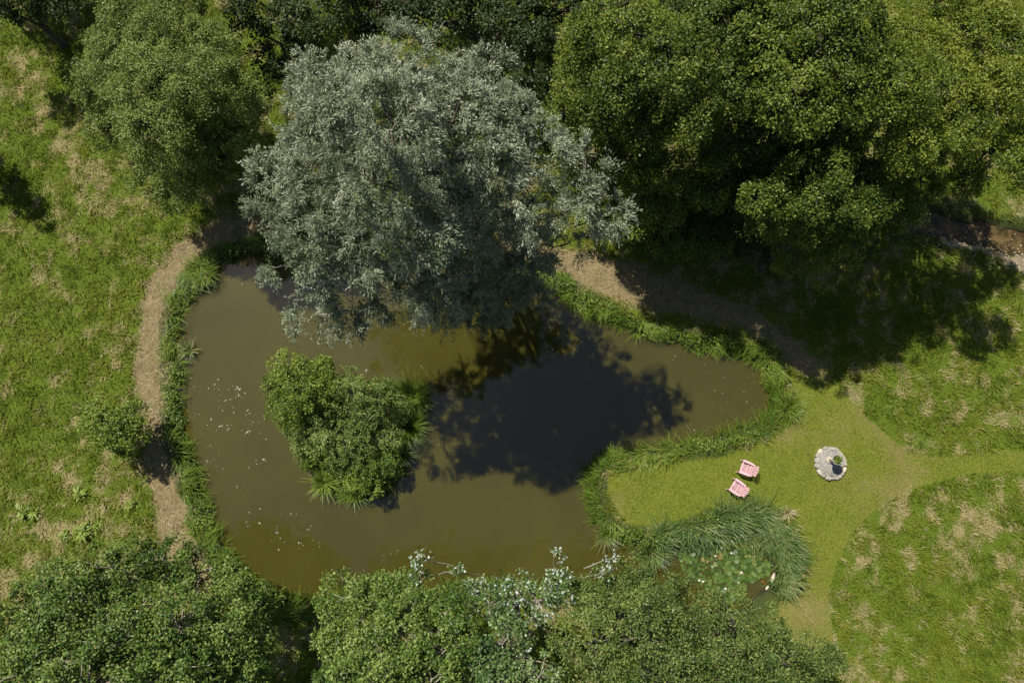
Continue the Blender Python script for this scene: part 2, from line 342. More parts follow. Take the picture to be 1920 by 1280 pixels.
def tube(path, radii, sides=6):
    path = np.asarray(path, float); n = len(path)
    T = unit(np.gradient(path, axis=0)); ref = np.array([0.3, 0.9, 0.1]); vs = []
    for k in range(n):
        a = np.cross(T[k], ref); a /= max(np.linalg.norm(a), 1e-6); b = np.cross(T[k], a)
        th = np.linspace(0, 2 * np.pi, sides, endpoint=False)
        vs.append(path[k] + radii[k] * (np.cos(th)[:, None] * a + np.sin(th)[:, None] * b))
    V = np.concatenate(vs); F = []
    for k in range(n - 1):
        for s in range(sides):
            F.append((k * sides + s, k * sides + (s + 1) % sides, (k + 1) * sides + (s + 1) % sides, (k + 1) * sides + s))
    return V, F
def limb_path(rng, a, b, n=5, wob=0.12, sag=0.15):
    a = np.asarray(a, float); b = np.asarray(b, float); L = np.linalg.norm(b - a); t = np.linspace(0, 1, n)[:, None]
    p = a + (b - a) * t; p[:, 2] += (np.sin(t[:, 0] * np.pi) * sag * L)
    p[1:-1] += rng.normal(0, wob * L / n, (n - 2, 3)); return p

def crown_arrays(rng, lobes, cr, per, leaf, dens=1.0, style='broad', inner=0.25, low=-0.45, jitter=0.2):
    """lobes: (x,y,z,r,density) in metres. Returns leaf quads, tint per leaf, clump centres"""
    Lc = np.array([l[:3] for l in lobes]); Lr = np.array([l[3] for l in lobes]); V, T, CC = [], [], []
    for (x, y, z, r, dn, fl) in lobes:
        n = max(3, int(dens * dn * 4.2 * r * r / (cr * cr)))
        d = unit(rng.normal(size=(n * 2, 3))); d = d[d[:, 2] > low][:n]; n = len(d)
        q = np.where(rng.random(n) < inner, rng.uniform(0.35, 0.8, n), rng.uniform(0.82, 1.0, n))
        q *= 1 + rng.normal(0, jitter, n).clip(-0.35, 0.4) * 0.8
        c = np.array([x, y, z]) + d * (r * q)[:, None] * np.array([1, 1, 0.85])
        dist = np.linalg.norm(c[:, None] - Lc[None], axis=-1) / Lr[None]
        keep = (dist < 0.5).sum(1) <= (1 if True else 0)
        keep &= (c[:, 2] > 0.25)
        c, d = c[keep], d[keep]; n = len(c)
        if not n: continue
        CC.append(c)
        cnt = np.maximum(3, (per * rng.uniform(0.45, 1.35, n)).astype(int)); k = np.repeat(np.arange(n), cnt); m = len(k)
        cs = cr * rng.uniform(0.55, 1.4, n)[k]
        up = np.array([0, 0, 1.0]); out = unit(d + up * 0.45)[k]
        ctint = (rng.normal(0, 0.15, n) + rng.normal(0, 0.11))[k]
        if style == 'willow':
            ns = 7; sh = rng.integers(0, ns, m); sd = unit(rng.normal(size=(n, ns, 3)) * 0.75 + d[:, None] * 0.9 + np.array([0.25, -0.1, 0.1]))[k, sh]
            t = rng.random(m); p = c[k] + sd * (cs * 1.25 * t)[:, None]; p[:, 2] -= cs * 0.55 * t * t
            p += rng.normal(0, 0.05, (m, 3))
            ax = unit(sd + rng.normal(0, 0.45, (m, 3)) - up * 0.35 * t[:, None]); nr = unit(out * 1.0 + up * 0.35 + rng.normal(0, 0.5, (m, 3)))
        else:
            b = unit(rng.normal(size=(m, 3))) * (rng.random(m) ** 0.45)[:, None]
            b -= out * ((b * out).sum(1) * 0.45)[:, None]
            p = c[k] + b * cs[:, None]
            ax = unit(b * 0.8 + rng.normal(0, 0.6, (m, 3)) + out * 0.15); nr = unit(out * 0.95 + up * 0.4 + b * 0.5 + rng.normal(0, 0.5, (m, 3)))
        L = leaf[0] * 1.12 * rng.uniform(0.65, 1.3, m); W = leaf[1] * 1.12 * rng.uniform(0.7, 1.25, m)
        nr = np.where((rng.random(m) < fl)[:, None], -nr, nr)
        V.append(leaf_quads(p, ax, nr, L, W)); T.append(np.clip(0.48 + ctint + rng.normal(0, 0.24, m), 0, 1))
    return np.concatenate(V), np.concatenate(T), np.concatenate(CC)

def tree(name, label, cat, lobes_px, mat, leaf=(0.14, 0.09), cr=0.42, per=60, dens=1.0, bark=None, seed=1, group=None, style='broad',
         trunk_r=0.18, base=None, inner=0.25, low=-0.45, twigs=0.2, parts=('trunk', 'crown'), gz=None, jitter=0.2, bough=(0.8, 0.74, 1.02)):
    rng = np.random.default_rng(seed); bark = bark or M_BARK
    lobes = [(*P(l[0], l[1], l[3]), rad(l[2], l[1], l[3]), (l[4] if len(l) > 4 else 1.0), (l[5] if len(l) > 5 else 0.0)) for l in lobes_px]
    kr = np.random.default_rng(seed + 500)              # boughs end at different heights
    lobes = [(l[0], l[1], l[2] + kr.uniform(-1, 1) * bough[0] * min(1, l[3] / 1.5), l[3] * kr.uniform(*bough[1:]), l[4], l[5]) for l in lobes]
    A = np.array([l[:4] for l in lobes]); w = A[:, 3] ** 2
    bx, by = (A[:, :2] * w[:, None]).sum(0) / w.sum() if base is None else P(*base)[:2]
    bz = ground_z(bx, by) if gz is None else gz
    root = empty(name, (bx, by, bz)); tag(root, label, cat, group)
    off = np.array([bx, by, bz])
    V, T, CC = crown_arrays(rng, lobes, cr, per, leaf, dens, style, inner, low, jitter)
    link(parts[1], mesh_from(parts[1], V - off, 4, mat, {'tint': ('FACE', T)}), root)
    # trunk, limbs to every lobe and twigs to some clumps
    top = A[:, 2].max(); fork = np.array([bx, by, bz + max(0.3, top * 0.28)])
    tv, tf, nb = [], [], 0
    def add(path, r):
        nonlocal nb
        v, f = tube(path, r); tv.append(v); tf.extend([tuple(i + nb for i in q) for q in f]); nb += len(v)
    add(limb_path(rng, (bx, by, bz - 0.3), fork, 4, 0.05, 0), np.linspace(trunk_r * 1.3, trunk_r * 0.9, 4))
    for l in lobes:
        c = np.array(l[:3]); big = A[A[:, 3] > l[3] * 1.5]
        if l[3] < 0.55 * A[:, 3].max() and len(big): q = big[np.argmin(np.linalg.norm(big[:, :3] - c, axis=1)), :3] - c; q = q / max(np.linalg.norm(q) / 1.2, 1); q[2] = -1.1; pth = limb_path(rng, c + q, c, 6, 0.1, 0.0); add(pth, np.linspace(0.03, 0.015, 6))
        else: pth = limb_path(rng, fork, c, 6, 0.2, 0.12); add(pth, np.linspace(trunk_r * 0.6, trunk_r * 0.16, 6))
        dd = np.linalg.norm(CC - c, axis=1); cand = np.where(dd < l[3] * 1.25)[0]
        if len(cand):
            for j in rng.choice(cand, min(len(cand), max(2, int(len(cand) * twigs))), replace=False):
                s = pth[rng.integers(3, 6)]; add(limb_path(rng, s, CC[j], 4, 0.25, 0.08), np.linspace(trunk_r * 0.16, 0.012, 4))
    link(parts[0], mesh_from(parts[0], np.concatenate(tv) - off, 4, bark, None, True, tf), root)
    return root

# ---------------------------------------------------------------- trees
tree('silver_willow', 'large silver-grey willow leaning over the top of the pond', 'tree',
     [(760, 140, 75, 14.6), (690, 150, 80, 14.6), (615, 175, 75, 14.18), (860, 145, 80, 14.6), (915, 145, 50, 13.75), (570, 220, 55, 13.32), (640, 240, 90, 15.02),
      (740, 230, 95, 15.88), (850, 230, 95, 14.3), (940, 220, 70, 14.18), (580, 290, 50, 12.47), (525, 345, 52, 11.62), (600, 345, 80, 13.75), (700, 340, 90, 15.45),
      (810, 340, 95, 12.9), (920, 310, 90, 13.4), (1000, 280, 62, 12.9), (500, 410, 45, 10.78), (580, 430, 75, 12.47), (680, 450, 75, 12.9), (790, 440, 80, 12.4),
      (900, 420, 75, 11.3), (1000, 380, 70, 12.47), (1095, 305, 48, 12.05), (1080, 390, 62, 11.62, 0.8), (1140, 400, 45, 11.2, 0.8), (530, 500, 40, 9.93), (615, 520, 55, 10.35), (700, 540, 50, 10.78, 0.8),
      (590, 590, 42, 9.5), (655, 590, 35, 9.5), (800, 530, 65, 11.2), (818, 585, 48, 10.35), (880, 555, 45, 7.6), (955, 495, 52, 8.4, 0.7), (1000, 535, 38, 7.2, 0.8), (1050, 460, 45, 9.0, 0.35), (700, 400, 120, 10.5, 0.35), (850, 400, 120, 10.5, 0.35), (780, 250, 140, 11, 0.25), (930, 400, 80, 9.5, 0.6), (860, 500, 70, 7.5, 0.9), (930, 540, 48, 6.5, 1), (830, 560, 48, 7.5, 1), (885, 575, 36, 6.5, 1), (970, 510, 42, 6.5, 1), (905, 588, 36, 6, 1), (945, 572, 38, 5.6, 1), (985, 550, 32, 5.6, 1), (860, 610, 26, 7.5, 1), (920, 520, 60, 5, 1), (900, 395, 75, 6.5, 0.9), (950, 440, 60, 6, 0.9), (840, 410, 75, 6.5, 0.8), (1010, 450, 45, 6, 0.5), (780, 480, 80, 9, 0.7), (1000, 470, 50, 9, 0.5), (640, 470, 60, 9, 0.6), (740, 560, 40, 9.5, 0.9), (1110, 455, 36, 10.35, 0.4)],
     M_WILLOW, leaf=(0.115, 0.03), cr=0.42, per=210, dens=1.15, bough=(0.9, 0.74, 1.0), seed=11, style='willow', trunk_r=0.24, base=(835, 395), twigs=0.05, jitter=0.1, inner=0.12)
tree('sallow_tree', 'rounded olive-green sallow standing alone at top left', 'tree',
     [(215, 85, 62, 7), (300, 60, 75, 8), (385, 85, 65, 8), (205, 170, 55, 6.5), (290, 160, 90, 8.5), (390, 170, 75, 8.5), (450, 190, 48, 6.5), (225, 240, 52, 5.5),
      (310, 250, 80, 7.5), (405, 255, 65, 6.5), (455, 265, 38, 5), (285, 320, 48, 4.5), (360, 325, 55, 5), (340, 365, 40, 3.5), (415, 320, 42, 4), (250, 5, 60, 7), (350, 0, 60, 7), (340, 190, 130, 4.5, 0.5), (430, 250, 70, 3, 0.6), (270, 120, 100, 5, 0.5)],
     M_SALLOW, leaf=(0.09, 0.042), cr=0.34, per=120, dens=1.35, bough=(0.5, 0.88, 1.05), seed=12, trunk_r=0.2, base=(420, 275), jitter=0.14)
tree('alder_tree', 'olive-green alder just right of the silver willow', 'tree',
     [(1100, 70, 66, 11), (1190, 60, 75, 12), (1085, 150, 50, 9.5), (1170, 150, 78, 11.5), (1260, 120, 80, 12.5), (1115, 225, 52, 8.5), (1200, 230, 70, 9.5), (1285, 220, 75, 10.5),
      (1185, 295, 48, 7), (1250, 310, 58, 7.5), (1225, 380, 52, 6), (1190, 420, 38, 5), (1265, 430, 55, 4), (1170, 200, 130, 6.5, 0.5), (1100, 290, 70, 4.5, 0.6), (1290, 190, 110, 6.5, 0.5), (1060, 210, 50, 4, 0.6)],
     M_ALDER, leaf=(0.09, 0.064), cr=0.38, per=140, dens=1.1, seed=13, trunk_r=0.25, group='trees of the wood at top right')
tree('alder_tree', 'tallest deep-green tree in the middle of the wood at top right', 'tree',
     [(1360, 70, 88, 11.6), (1460, 55, 95, 12.6), (1560, 65, 90, 12.6), (1390, 170, 85, 11.1), (1490, 170, 92, 12.1), (1590, 165, 85, 11.6), (1370, 250, 64, 9.1), (1455, 250, 66, 9.6),
      (1550, 245, 68, 9.6), (1400, -50, 95, 12.6), (1520, -50, 95, 12.6), (1340, 350, 60, 7.0), (1300, 310, 60, 6.5, 0.8), (1400, 315, 58, 7.6), (1350, 300, 50, 8), (1430, 330, 46, 7.4), (1480, 310, 52, 8.6), (1330, 420, 55, 4.5), (1470, 180, 150, 8.5, 0.5), (1560, 340, 90, 6.5, 0.5), (1650, 250, 90, 8.0, 0.5)],
     M_ALDER, leaf=(0.092, 0.066), cr=0.4, per=145, dens=1.1, seed=14, trunk_r=0.3, group='trees of the wood at top right')
tree('alder_tree', 'lower leafy tree at the front of the wood, overhanging the shaded meadow', 'tree',
     [(1440, 375, 62, 8.3), (1515, 365, 74, 9.0), (1590, 385, 62, 8.2), (1490, 425, 56, 7.2), (1425, 415, 44, 6.6), (1565, 440, 44, 6.6), (1640, 355, 65, 9), (1680, 400, 40, 6.8), (1530, 440, 90, 5, 0.5)],
     M_ALDER, leaf=(0.09, 0.064), cr=0.36, per=135, dens=1.1, seed=15, trunk_r=0.2, group='trees of the wood at top right')
tree('alder_tree', 'yellower green tree at the right end of the wood, beside the stream', 'tree',
     [(1670, 70, 75, 11), (1755, 70, 62, 10), (1680, 165, 82, 12), (1775, 155, 75, 11), (1850, 190, 68, 10), (1695, 265, 75, 10.5), (1785, 265, 70, 9.5), (1855, 285, 52, 8),
      (1890, 110, 50, 9), (1730, 340, 52, 7.5), (1800, 345, 40, 6.5), (1905, 235, 45, 8.5), (1960, 180, 60, 9), (1850, 70, 55, 9.5), (1890, 310, 50, 9.5), (1960, 270, 55, 10), (1780, 200, 130, 7.5, 0.5), (1830, 10, 45, 9), (1795, 40, 62, 9.5), (1865, 50, 50, 9), (1760, -10, 60, 9.5), (1905, 120, 45, 8)],
     M_ALDER_Y, leaf=(0.085, 0.055), cr=0.35, per=125, dens=1.1, seed=16, trunk_r=0.22, group='trees of the wood at top right')
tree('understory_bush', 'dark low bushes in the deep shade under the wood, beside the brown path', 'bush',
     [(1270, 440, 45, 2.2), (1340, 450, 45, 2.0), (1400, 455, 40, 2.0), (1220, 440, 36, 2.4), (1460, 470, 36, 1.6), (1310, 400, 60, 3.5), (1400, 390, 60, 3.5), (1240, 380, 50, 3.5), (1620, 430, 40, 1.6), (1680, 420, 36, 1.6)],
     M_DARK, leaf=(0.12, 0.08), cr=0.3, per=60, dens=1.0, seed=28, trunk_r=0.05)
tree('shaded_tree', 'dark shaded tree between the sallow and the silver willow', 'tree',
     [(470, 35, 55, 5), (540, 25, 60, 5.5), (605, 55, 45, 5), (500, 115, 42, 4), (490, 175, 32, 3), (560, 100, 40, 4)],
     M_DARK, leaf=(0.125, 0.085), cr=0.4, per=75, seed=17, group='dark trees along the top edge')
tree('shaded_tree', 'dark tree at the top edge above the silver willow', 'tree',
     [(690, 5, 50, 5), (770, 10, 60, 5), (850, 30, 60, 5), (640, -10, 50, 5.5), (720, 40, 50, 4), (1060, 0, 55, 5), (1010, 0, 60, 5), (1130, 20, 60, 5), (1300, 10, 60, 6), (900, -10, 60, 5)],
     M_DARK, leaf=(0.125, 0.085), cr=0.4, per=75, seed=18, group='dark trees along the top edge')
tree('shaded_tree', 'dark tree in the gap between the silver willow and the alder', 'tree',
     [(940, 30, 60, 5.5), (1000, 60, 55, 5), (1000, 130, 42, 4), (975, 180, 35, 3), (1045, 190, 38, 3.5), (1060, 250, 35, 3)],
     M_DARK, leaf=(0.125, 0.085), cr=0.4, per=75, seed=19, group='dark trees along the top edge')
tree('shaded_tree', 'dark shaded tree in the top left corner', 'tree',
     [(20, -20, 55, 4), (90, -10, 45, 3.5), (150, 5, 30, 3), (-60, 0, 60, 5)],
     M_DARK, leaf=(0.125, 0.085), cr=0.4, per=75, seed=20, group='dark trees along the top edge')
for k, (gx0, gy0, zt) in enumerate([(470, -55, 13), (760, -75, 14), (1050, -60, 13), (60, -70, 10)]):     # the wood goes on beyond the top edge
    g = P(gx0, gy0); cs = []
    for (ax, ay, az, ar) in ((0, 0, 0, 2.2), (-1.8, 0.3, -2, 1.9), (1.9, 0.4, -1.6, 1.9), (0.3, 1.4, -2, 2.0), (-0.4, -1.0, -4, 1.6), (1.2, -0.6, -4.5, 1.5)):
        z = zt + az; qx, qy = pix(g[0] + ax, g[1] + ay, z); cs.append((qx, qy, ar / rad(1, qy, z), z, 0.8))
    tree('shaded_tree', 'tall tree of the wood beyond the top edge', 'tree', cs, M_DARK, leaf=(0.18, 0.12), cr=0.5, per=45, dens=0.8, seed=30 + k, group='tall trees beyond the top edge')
tree('narrow_conifer', 'narrow dark shrub at the left edge throwing a long shadow', 'shrub',
     [(-45, 300, 34, 2.6), (-35, 305, 36, 1.8), (-22, 312, 36, 1.0), (-60, 290, 26, 3.4), (-75, 285, 18, 4.2)],
     M_DARK, leaf=(0.10, 0.05), cr=0.25, per=50, dens=1.2, seed=21, trunk_r=0.08, base=(-18, 315))
tree('oak_tree', 'broad oak with pale bare twigs in the bottom left corner', 'tree',
     [(60, 1130, 62, 6), (160, 1105, 72, 7), (250, 1065, 60, 6), (315, 1045, 50, 5.5), (370, 1075, 60, 5.5), (435, 1105, 50, 5), (480, 1140, 40, 4.5), (100, 1220, 90, 8.5), (220, 1195, 90, 9),
      (340, 1175, 85, 8), (430, 1190, 72, 6.5), (180, 1300, 95, 9), (300, 1300, 95, 9), (430, 1285, 75, 7), (20, 1260, 80, 8), (-50, 1190, 80, 7), (60, 1340, 95, 9), (250, 1200, 150, 5.5, 0.4), (460, 1220, 70, 4, 0.6)],
     M_OAK, leaf=(0.10, 0.07), cr=0.34, per=85, dens=1.05, seed=22, trunk_r=0.25, bark=M_BARK_PALE, twigs=0.28, jitter=0.28)
tree('oak_tree', 'bushy green tree at the bottom edge left of the white-leaved poplar', 'tree',
     [(645, 1125, 50, 5.5), (705, 1110, 42, 5.5), (780, 1120, 52, 6), (650, 1205, 62, 7), (740, 1185, 75, 7.5), (840, 1150, 55, 6.5), (840, 1230, 75, 8), (700, 1285, 85, 8.5), (800, 1300, 85, 9), (630, 1280, 48, 7), (745, 1095, 30, 6)],
     M_OAK, leaf=(0.10, 0.07), cr=0.32, per=85, dens=1.05, seed=23, trunk_r=0.2, bark=M_BARK_PALE, twigs=0.28, jitter=0.28)
tree('white_poplar', 'white poplar at the bottom edge showing bright silver leaf undersides', 'tree',
     [(915, 1130, 52, 6.5, 1, 0.05), (970, 1110, 40, 6.8, 1, 0.2), (1010, 1125, 40, 6.8, 1, 0.2), (1040, 1110, 36, 6.5, 1, 0.2), (950, 1200, 58, 7.5), (920, 1270, 70, 8), (1000, 1285, 65, 8), (790, 1046, 15, 6.5, 1.0, 0.45), (785, 1080, 16, 6.2, 1.0, 0.2), (1040, 1045, 17, 7, 1.0, 0.5), (1045, 1080, 14, 6.6, 0.8, 0.3), (1148, 1045, 11, 6, 0.8, 0.5),
      (1130, 1075, 14, 6, 0.8, 0.25), (895, 1083, 22, 6, 0.8, 0.25), (860, 1075, 16, 6, 0.8, 0.3)],
     M_POPLAR, leaf=(0.11, 0.085), cr=0.32, per=34, dens=0.9, seed=24, trunk_r=0.16, bark=M_BARK_PALE, twigs=0.4, base=(970, 1115), jitter=0.3)
tree('small_leaved_tree', 'fine-leaved green tree at the bottom edge below the lily inlet', 'tree',
     [(1100, 1125, 50, 5.5), (1170, 1105, 52, 5.5), (1195, 1065, 26, 5), (1230, 1120, 52, 6), (1110, 1200, 72, 7.5), (1210, 1195, 75, 8), (1150, 1290, 85, 8.5), (1270, 1180, 58, 6.5), (1280, 1280, 75, 8), (1285, 1115, 40, 4.5)],
     M_FINE, leaf=(0.085, 0.052), cr=0.34, per=85, dens=1.05, seed=25, trunk_r=0.2, bark=M_BARK, twigs=0.25)
tree('small_leaved_tree', 'darker fine-leaved tree at the bottom edge beside the mown path', 'tree',
     [(1335, 1140, 42, 4), (1385, 1175, 52, 5), (1350, 1250, 75, 7), (1450, 1180, 40, 4.5), (1450, 1240, 62, 6), (1525, 1225, 42, 5), (1515, 1290, 58, 6), (1420, 1310, 80, 7), (1560, 1240, 25, 4.5)],
     M_FINE, leaf=(0.09, 0.052), cr=0.34, per=85, dens=1.05, seed=26, trunk_r=0.18, bark=M_BARK, twigs=0.25)
tree('young_tree', 'small bushy young tree in the meadow left of the straw path', 'young tree',
     [(190, 790, 38, 2.0), (235, 785, 36, 2.0), (215, 815, 40, 2.3), (250, 815, 30, 1.6), (180, 770, 26, 1.4), (232, 840, 26, 1.3), (165, 800, 20, 1.1)],
     M_BRIGHT, leaf=(0.10, 0.065), cr=0.2, per=36, dens=0.9, seed=27, trunk_r=0.05, base=(222, 800), jitter=0.35)
# the island
tree('island_shrub', 'rounded bright green shrub on the upper left of the pond island', 'shrub',
     [(540, 690, 34, 2.6), (575, 690, 30, 2.6), (610, 690, 24, 2.2), (520, 725, 34, 2.3), (560, 735, 42, 3.0), (600, 730, 32, 2.4), (540, 770, 32, 2.0), (580, 775, 26, 1.6)],
     M_BRIGHT, leaf=(0.085, 0.06), cr=0.2, per=42, dens=0.9, jitter=0.3, seed=41, trunk_r=0.07, base=(570, 735))
tree('bramble_bush', 'sprawling grey-green bramble over the middle of the pond island', 'shrub',
     [(660, 735, 36, 1.3), (640, 780, 42, 1.6), (690, 770, 40, 1.5), (615, 825, 34, 1.3), (660, 830, 40, 1.5), (570, 825, 26, 0.9), (610, 790, 30, 1.5), (730, 770, 34, 1.2), (720, 735, 26, 1.0), (640, 870, 30, 0.9), (730, 825, 28, 1.0)],
     M_BRAMBLE, leaf=(0.09, 0.045), cr=0.17, per=34, dens=0.9, jitter=0.4, bough=(0.5, 0.7, 1.1), seed=42, trunk_r=0.04, base=(655, 800))
tree('leafy_shrub', 'low leafy shrub on the lower right of the pond island', 'shrub',
     [(690, 880, 32, 0.9), (725, 870, 30, 0.9), (700, 910, 24, 0.7), (735, 840, 24, 0.8), (670, 905, 24, 0.7)],
     M_BRIGHT, leaf=(0.09, 0.055), cr=0.18, per=38, dens=1.1, seed=43, trunk_r=0.03, base=(705, 880))
tree('leafy_shrub', 'small yellow-green shrub on the lower left of the pond island', 'shrub',
     [(585, 850, 20, 0.7), (575, 868, 14, 0.5), (605, 862, 14, 0.6)], M_BRIGHT, leaf=(0.09, 0.055), cr=0.15, per=36, dens=1.2, seed=44, trunk_r=0.02)

# ---------------------------------------------------------------- grass, reeds and other uncountable cover
rng = np.random.default_rng(5)
def scatter(n, a, b, c, d):
    """points over the ground between the photo columns a..b and rows c..d"""
    xs = [P(p, q)[0] for p in (a, b) for q in (c, d)]; return rng.uniform(min(xs), max(xs), n), rng.uniform(P(a, d)[1], P(a, c)[1], n)
# meadow blades, in tufts
n = 520000
x, y = scatter(n, -60, 1980, -40, 1330)
dl, dp, dw, dpe = (sample(A, x, y) for A in (D_LAWN, D_PATH, D_WATER, D_PEB))
tuft = fbm(x, y, 2.2, 31, 3)
keep = (dl > 0.03) & (dp > rng.uniform(-0.2, 0.35, n)) & (dw > 0.35) & (dpe > 0) & (rng.random(n) < -0.15 + 1.9 * tuft)
x, y, tuft = x[keep], y[keep], tuft[keep]; n = len(x); dry = dryness(x, y)
bald = np.clip((dry - 0.55) / 0.1, 0, 1)
L = (0.08 + 0.26 * tuft) * rng.uniform(0.6, 1.35, n) * (1 - 0.3 * bald)
ang = 2 * np.pi * fbm(x, y, 0.9, 41, 3) * 2 + rng.normal(0, 1.1, n)
V, ns = blades(rng, x, y, sample(Z, x, y), L, rng.uniform(0.02, 0.042, n), rng.uniform(0.5, 1.1, n), ang, 2)
fleck = fbm(x, y, 3.2, 37, 3)
tint = np.clip(0.32 + 0.75 * (fbm(x, y, 0.8, 35, 4) - 0.5) + rng.normal(0, 0.14, n) + np.clip((dry + 0.75 * (fleck - 0.5) - 0.48) / 0.12, 0, 1.2) * rng.uniform(0.1, 0.7, n), 0, 1)
tag(link('meadow_grass', mesh_from('meadow_grass', V, 4, M_GRASS, {'tint': ('FACE', np.repeat(tint, ns))})), 'long ragged meadow grass, green with dry tan patches', 'grass', kind='stuff')
# short mown blades
n = 170000
x, y = scatter(n, 1100, 1980, 640, 1330); dl, dw, dp = sample(D_LAWN, x, y), sample(D_WATER, x, y), sample(D_PATH, x, y)
keep = (dl < 0) & (dw > 0.4) & (dp > 0); x, y = x[keep], y[keep]; n = len(x)
V, ns = blades(rng, x, y, sample(Z, x, y), rng.uniform(0.03, 0.09, n), rng.uniform(0.015, 0.032, n), rng.uniform(0.4, 1.2, n), rng.uniform(0, 6.28, n), 1)
tint = np.clip(0.36 + 0.5 * (fbm(x, y, 1.6, 25, 3) - 0.5) + rng.normal(0, 0.15, n) + 1.2 * np.clip(sample(WORN, x, y) - 0.42, 0, 1), 0, 1)
tag(link('lawn_grass', mesh_from('lawn_grass', V, 4, M_GRASS, {'tint': ('FACE', np.repeat(tint, ns))})), 'short mown grass of the lawn around the chairs', 'grass', kind='stuff')
# cut straw lying on the path
n = 110000
x, y = scatter(n, 240, 1560, 380, 1190); dp = sample(D_PATH, x, y); keep = dp + (fbm(x, y, 1.5, 3, 2) - 0.5) * 1.2 < 0.12; x, y = x[keep], y[keep]; n = len(x)
V, ns = blades(rng, x, y, sample(Z, x, y) + 0.012, rng.uniform(0.1, 0.32, n) * 0.25, rng.uniform(0.014, 0.03, n), rng.uniform(2.5, 4.5, n), rng.uniform(0, 6.28, n), 1, 0.2)
tag(link('cut_straw', mesh_from('cut_straw', V, 4, M_STRAW, {'tint': ('FACE', np.repeat(np.clip(rng.normal(0.42, 0.32, n), 0, 1), ns))})), 'dry cut straw lying on the mown path', 'straw', kind='stuff')
# the green fringe of the bank: arching blades and broad herbs
def grad(A, x, y, e=0.15):
    return np.stack([sample(A, x + e, y) - sample(A, x - e, y), sample(A, x, y + e) - sample(A, x, y - e)], -1)
n = 150000
x, y = scatter(n, 260, 1560, 400, 1190); dw = sample(D_POND, x, y); wdt = np.where(pix(x, y)[0] > 1080, 0.42, 0.6) + 0.45 * fbm(x, y, 0.5, 51, 2)
di = sdf(x, y, ISLAND)
pxl, pyl = pix(x, y)
keep = (dw > -0.12) & (dw < wdt) & (di > 0.3) & (sample(D_LAWN, x, y) > -0.1) & (sample(D_PATH, x, y) > -0.08) & ~((pxl > 1260) & (pyl > 985))
x, y, dw = x[keep], y[keep], dw[keep]; n = len(x); herb = fbm(x, y, 0.6, 61, 2) > 0.6
g = unit(grad(D_POND, x, y)); toward = np.arctan2(-g[:, 1], -g[:, 0])
cl = fbm(x, y, 1.1, 71, 2)
keep = rng.random(n) < np.where(herb, 0.45, 0.8)
x, y, dw, herb, toward, cl = (a[keep] for a in (x, y, dw, herb, toward, cl)); n = len(x)
ang = toward + (cl - 0.5) * 7 + rng.normal(0, 0.5, n)
L = np.where(herb, rng.uniform(0.2, 0.4, n), rng.uniform(0.28, 0.68, n))
V, ns = blades(rng, x, y, np.maximum(sample(Z, x, y), WL), L, np.where(herb, 0.03, rng.uniform(0.025, 0.048, n)), rng.uniform(0.6, 1.5, n), ang, 3)
tint = np.repeat(np.clip(0.45 + 0.8 * (cl - 0.5) + rng.normal(0, 0.17, n), 0, 1), ns)
h = np.where(herb)[0]; h = np.repeat(h, 2); m = len(h)
hp = np.stack([x[h], y[h], np.maximum(sample(Z, x[h], y[h]), WL) + rng.uniform(0.12, 0.5, m)], -1) + rng.normal(0, 0.08, (m, 3))
hv = leaf_quads(hp, np.concatenate([rng.normal(size=(m, 2)), rng.normal(0, 0.25, (m, 1))], 1), np.array([[0, 0, 1.0]]) + rng.normal(0, 0.4, (m, 3)), rng.uniform(0.08, 0.15, m), rng.uniform(0.04, 0.075, m))
tint = np.concatenate([tint, np.clip(0.5 + 0.7 * (cl[h] - 0.5) + rng.normal(0, 0.18, m), 0, 0.85)])
tag(link('bank_grass', mesh_from('bank_grass', np.concatenate([V, hv]), 4, M_BANK, {'tint': ('FACE', tint)})), 'lush green fringe of grass and herbs along the pond bank', 'bank grass', kind='stuff')
# reed bed round the lily inlet
REED = loop([(1230, 1000), (1290, 985), (1350, 962), (1420, 955), (1458, 972), (1480, 1010), (1490, 1050), (1485, 1090), (1460, 1106), (1440, 1112), (1462, 1085), (1458, 1040), (1425, 1018), (1360, 1002), (1290, 1018), (1240, 1030)])
n = 15000
x, y = scatter(n, 1200, 1540, 930, 1130); ds = sdf(x, y, REED); keep = ds < (fbm(x, y, 1, 3, 2) - 0.5) * 0.5; x, y = x[keep], y[keep]; n = len(x)
cl = fbm(x, y, 1.5, 81, 3); g = unit(grad(D_POND, x, y)); toward = np.arctan2(g[:, 1], g[:, 0])
ang = np.where(pix(x, y)[0] > 1465, -0.15, -0.6) + (fbm(x, y, 0.8, 83, 3) - 0.5) * 9 + rng.normal(0, 0.9, n)
V, ns = blades(rng, x, y, np.maximum(sample(Z, x, y), WL), rng.uniform(0.45, 1.05, n) * (0.7 + 0.6 * fbm(x, y, 1.4, 85, 2)), rng.uniform(0.03, 0.06, n), rng.uniform(0.3, 1.5, n), ang, 4)
tag(link('reed_bed', mesh_from('reed_bed', V, 4, M_REED, {'tint': ('FACE', np.repeat(np.clip(0.5 + 1.2 * (cl - 0.5) + rng.normal(0, 0.22, n), 0, 1), ns))})), 'thick blue-green reeds leaning around the lily inlet', 'reeds', kind='stuff')
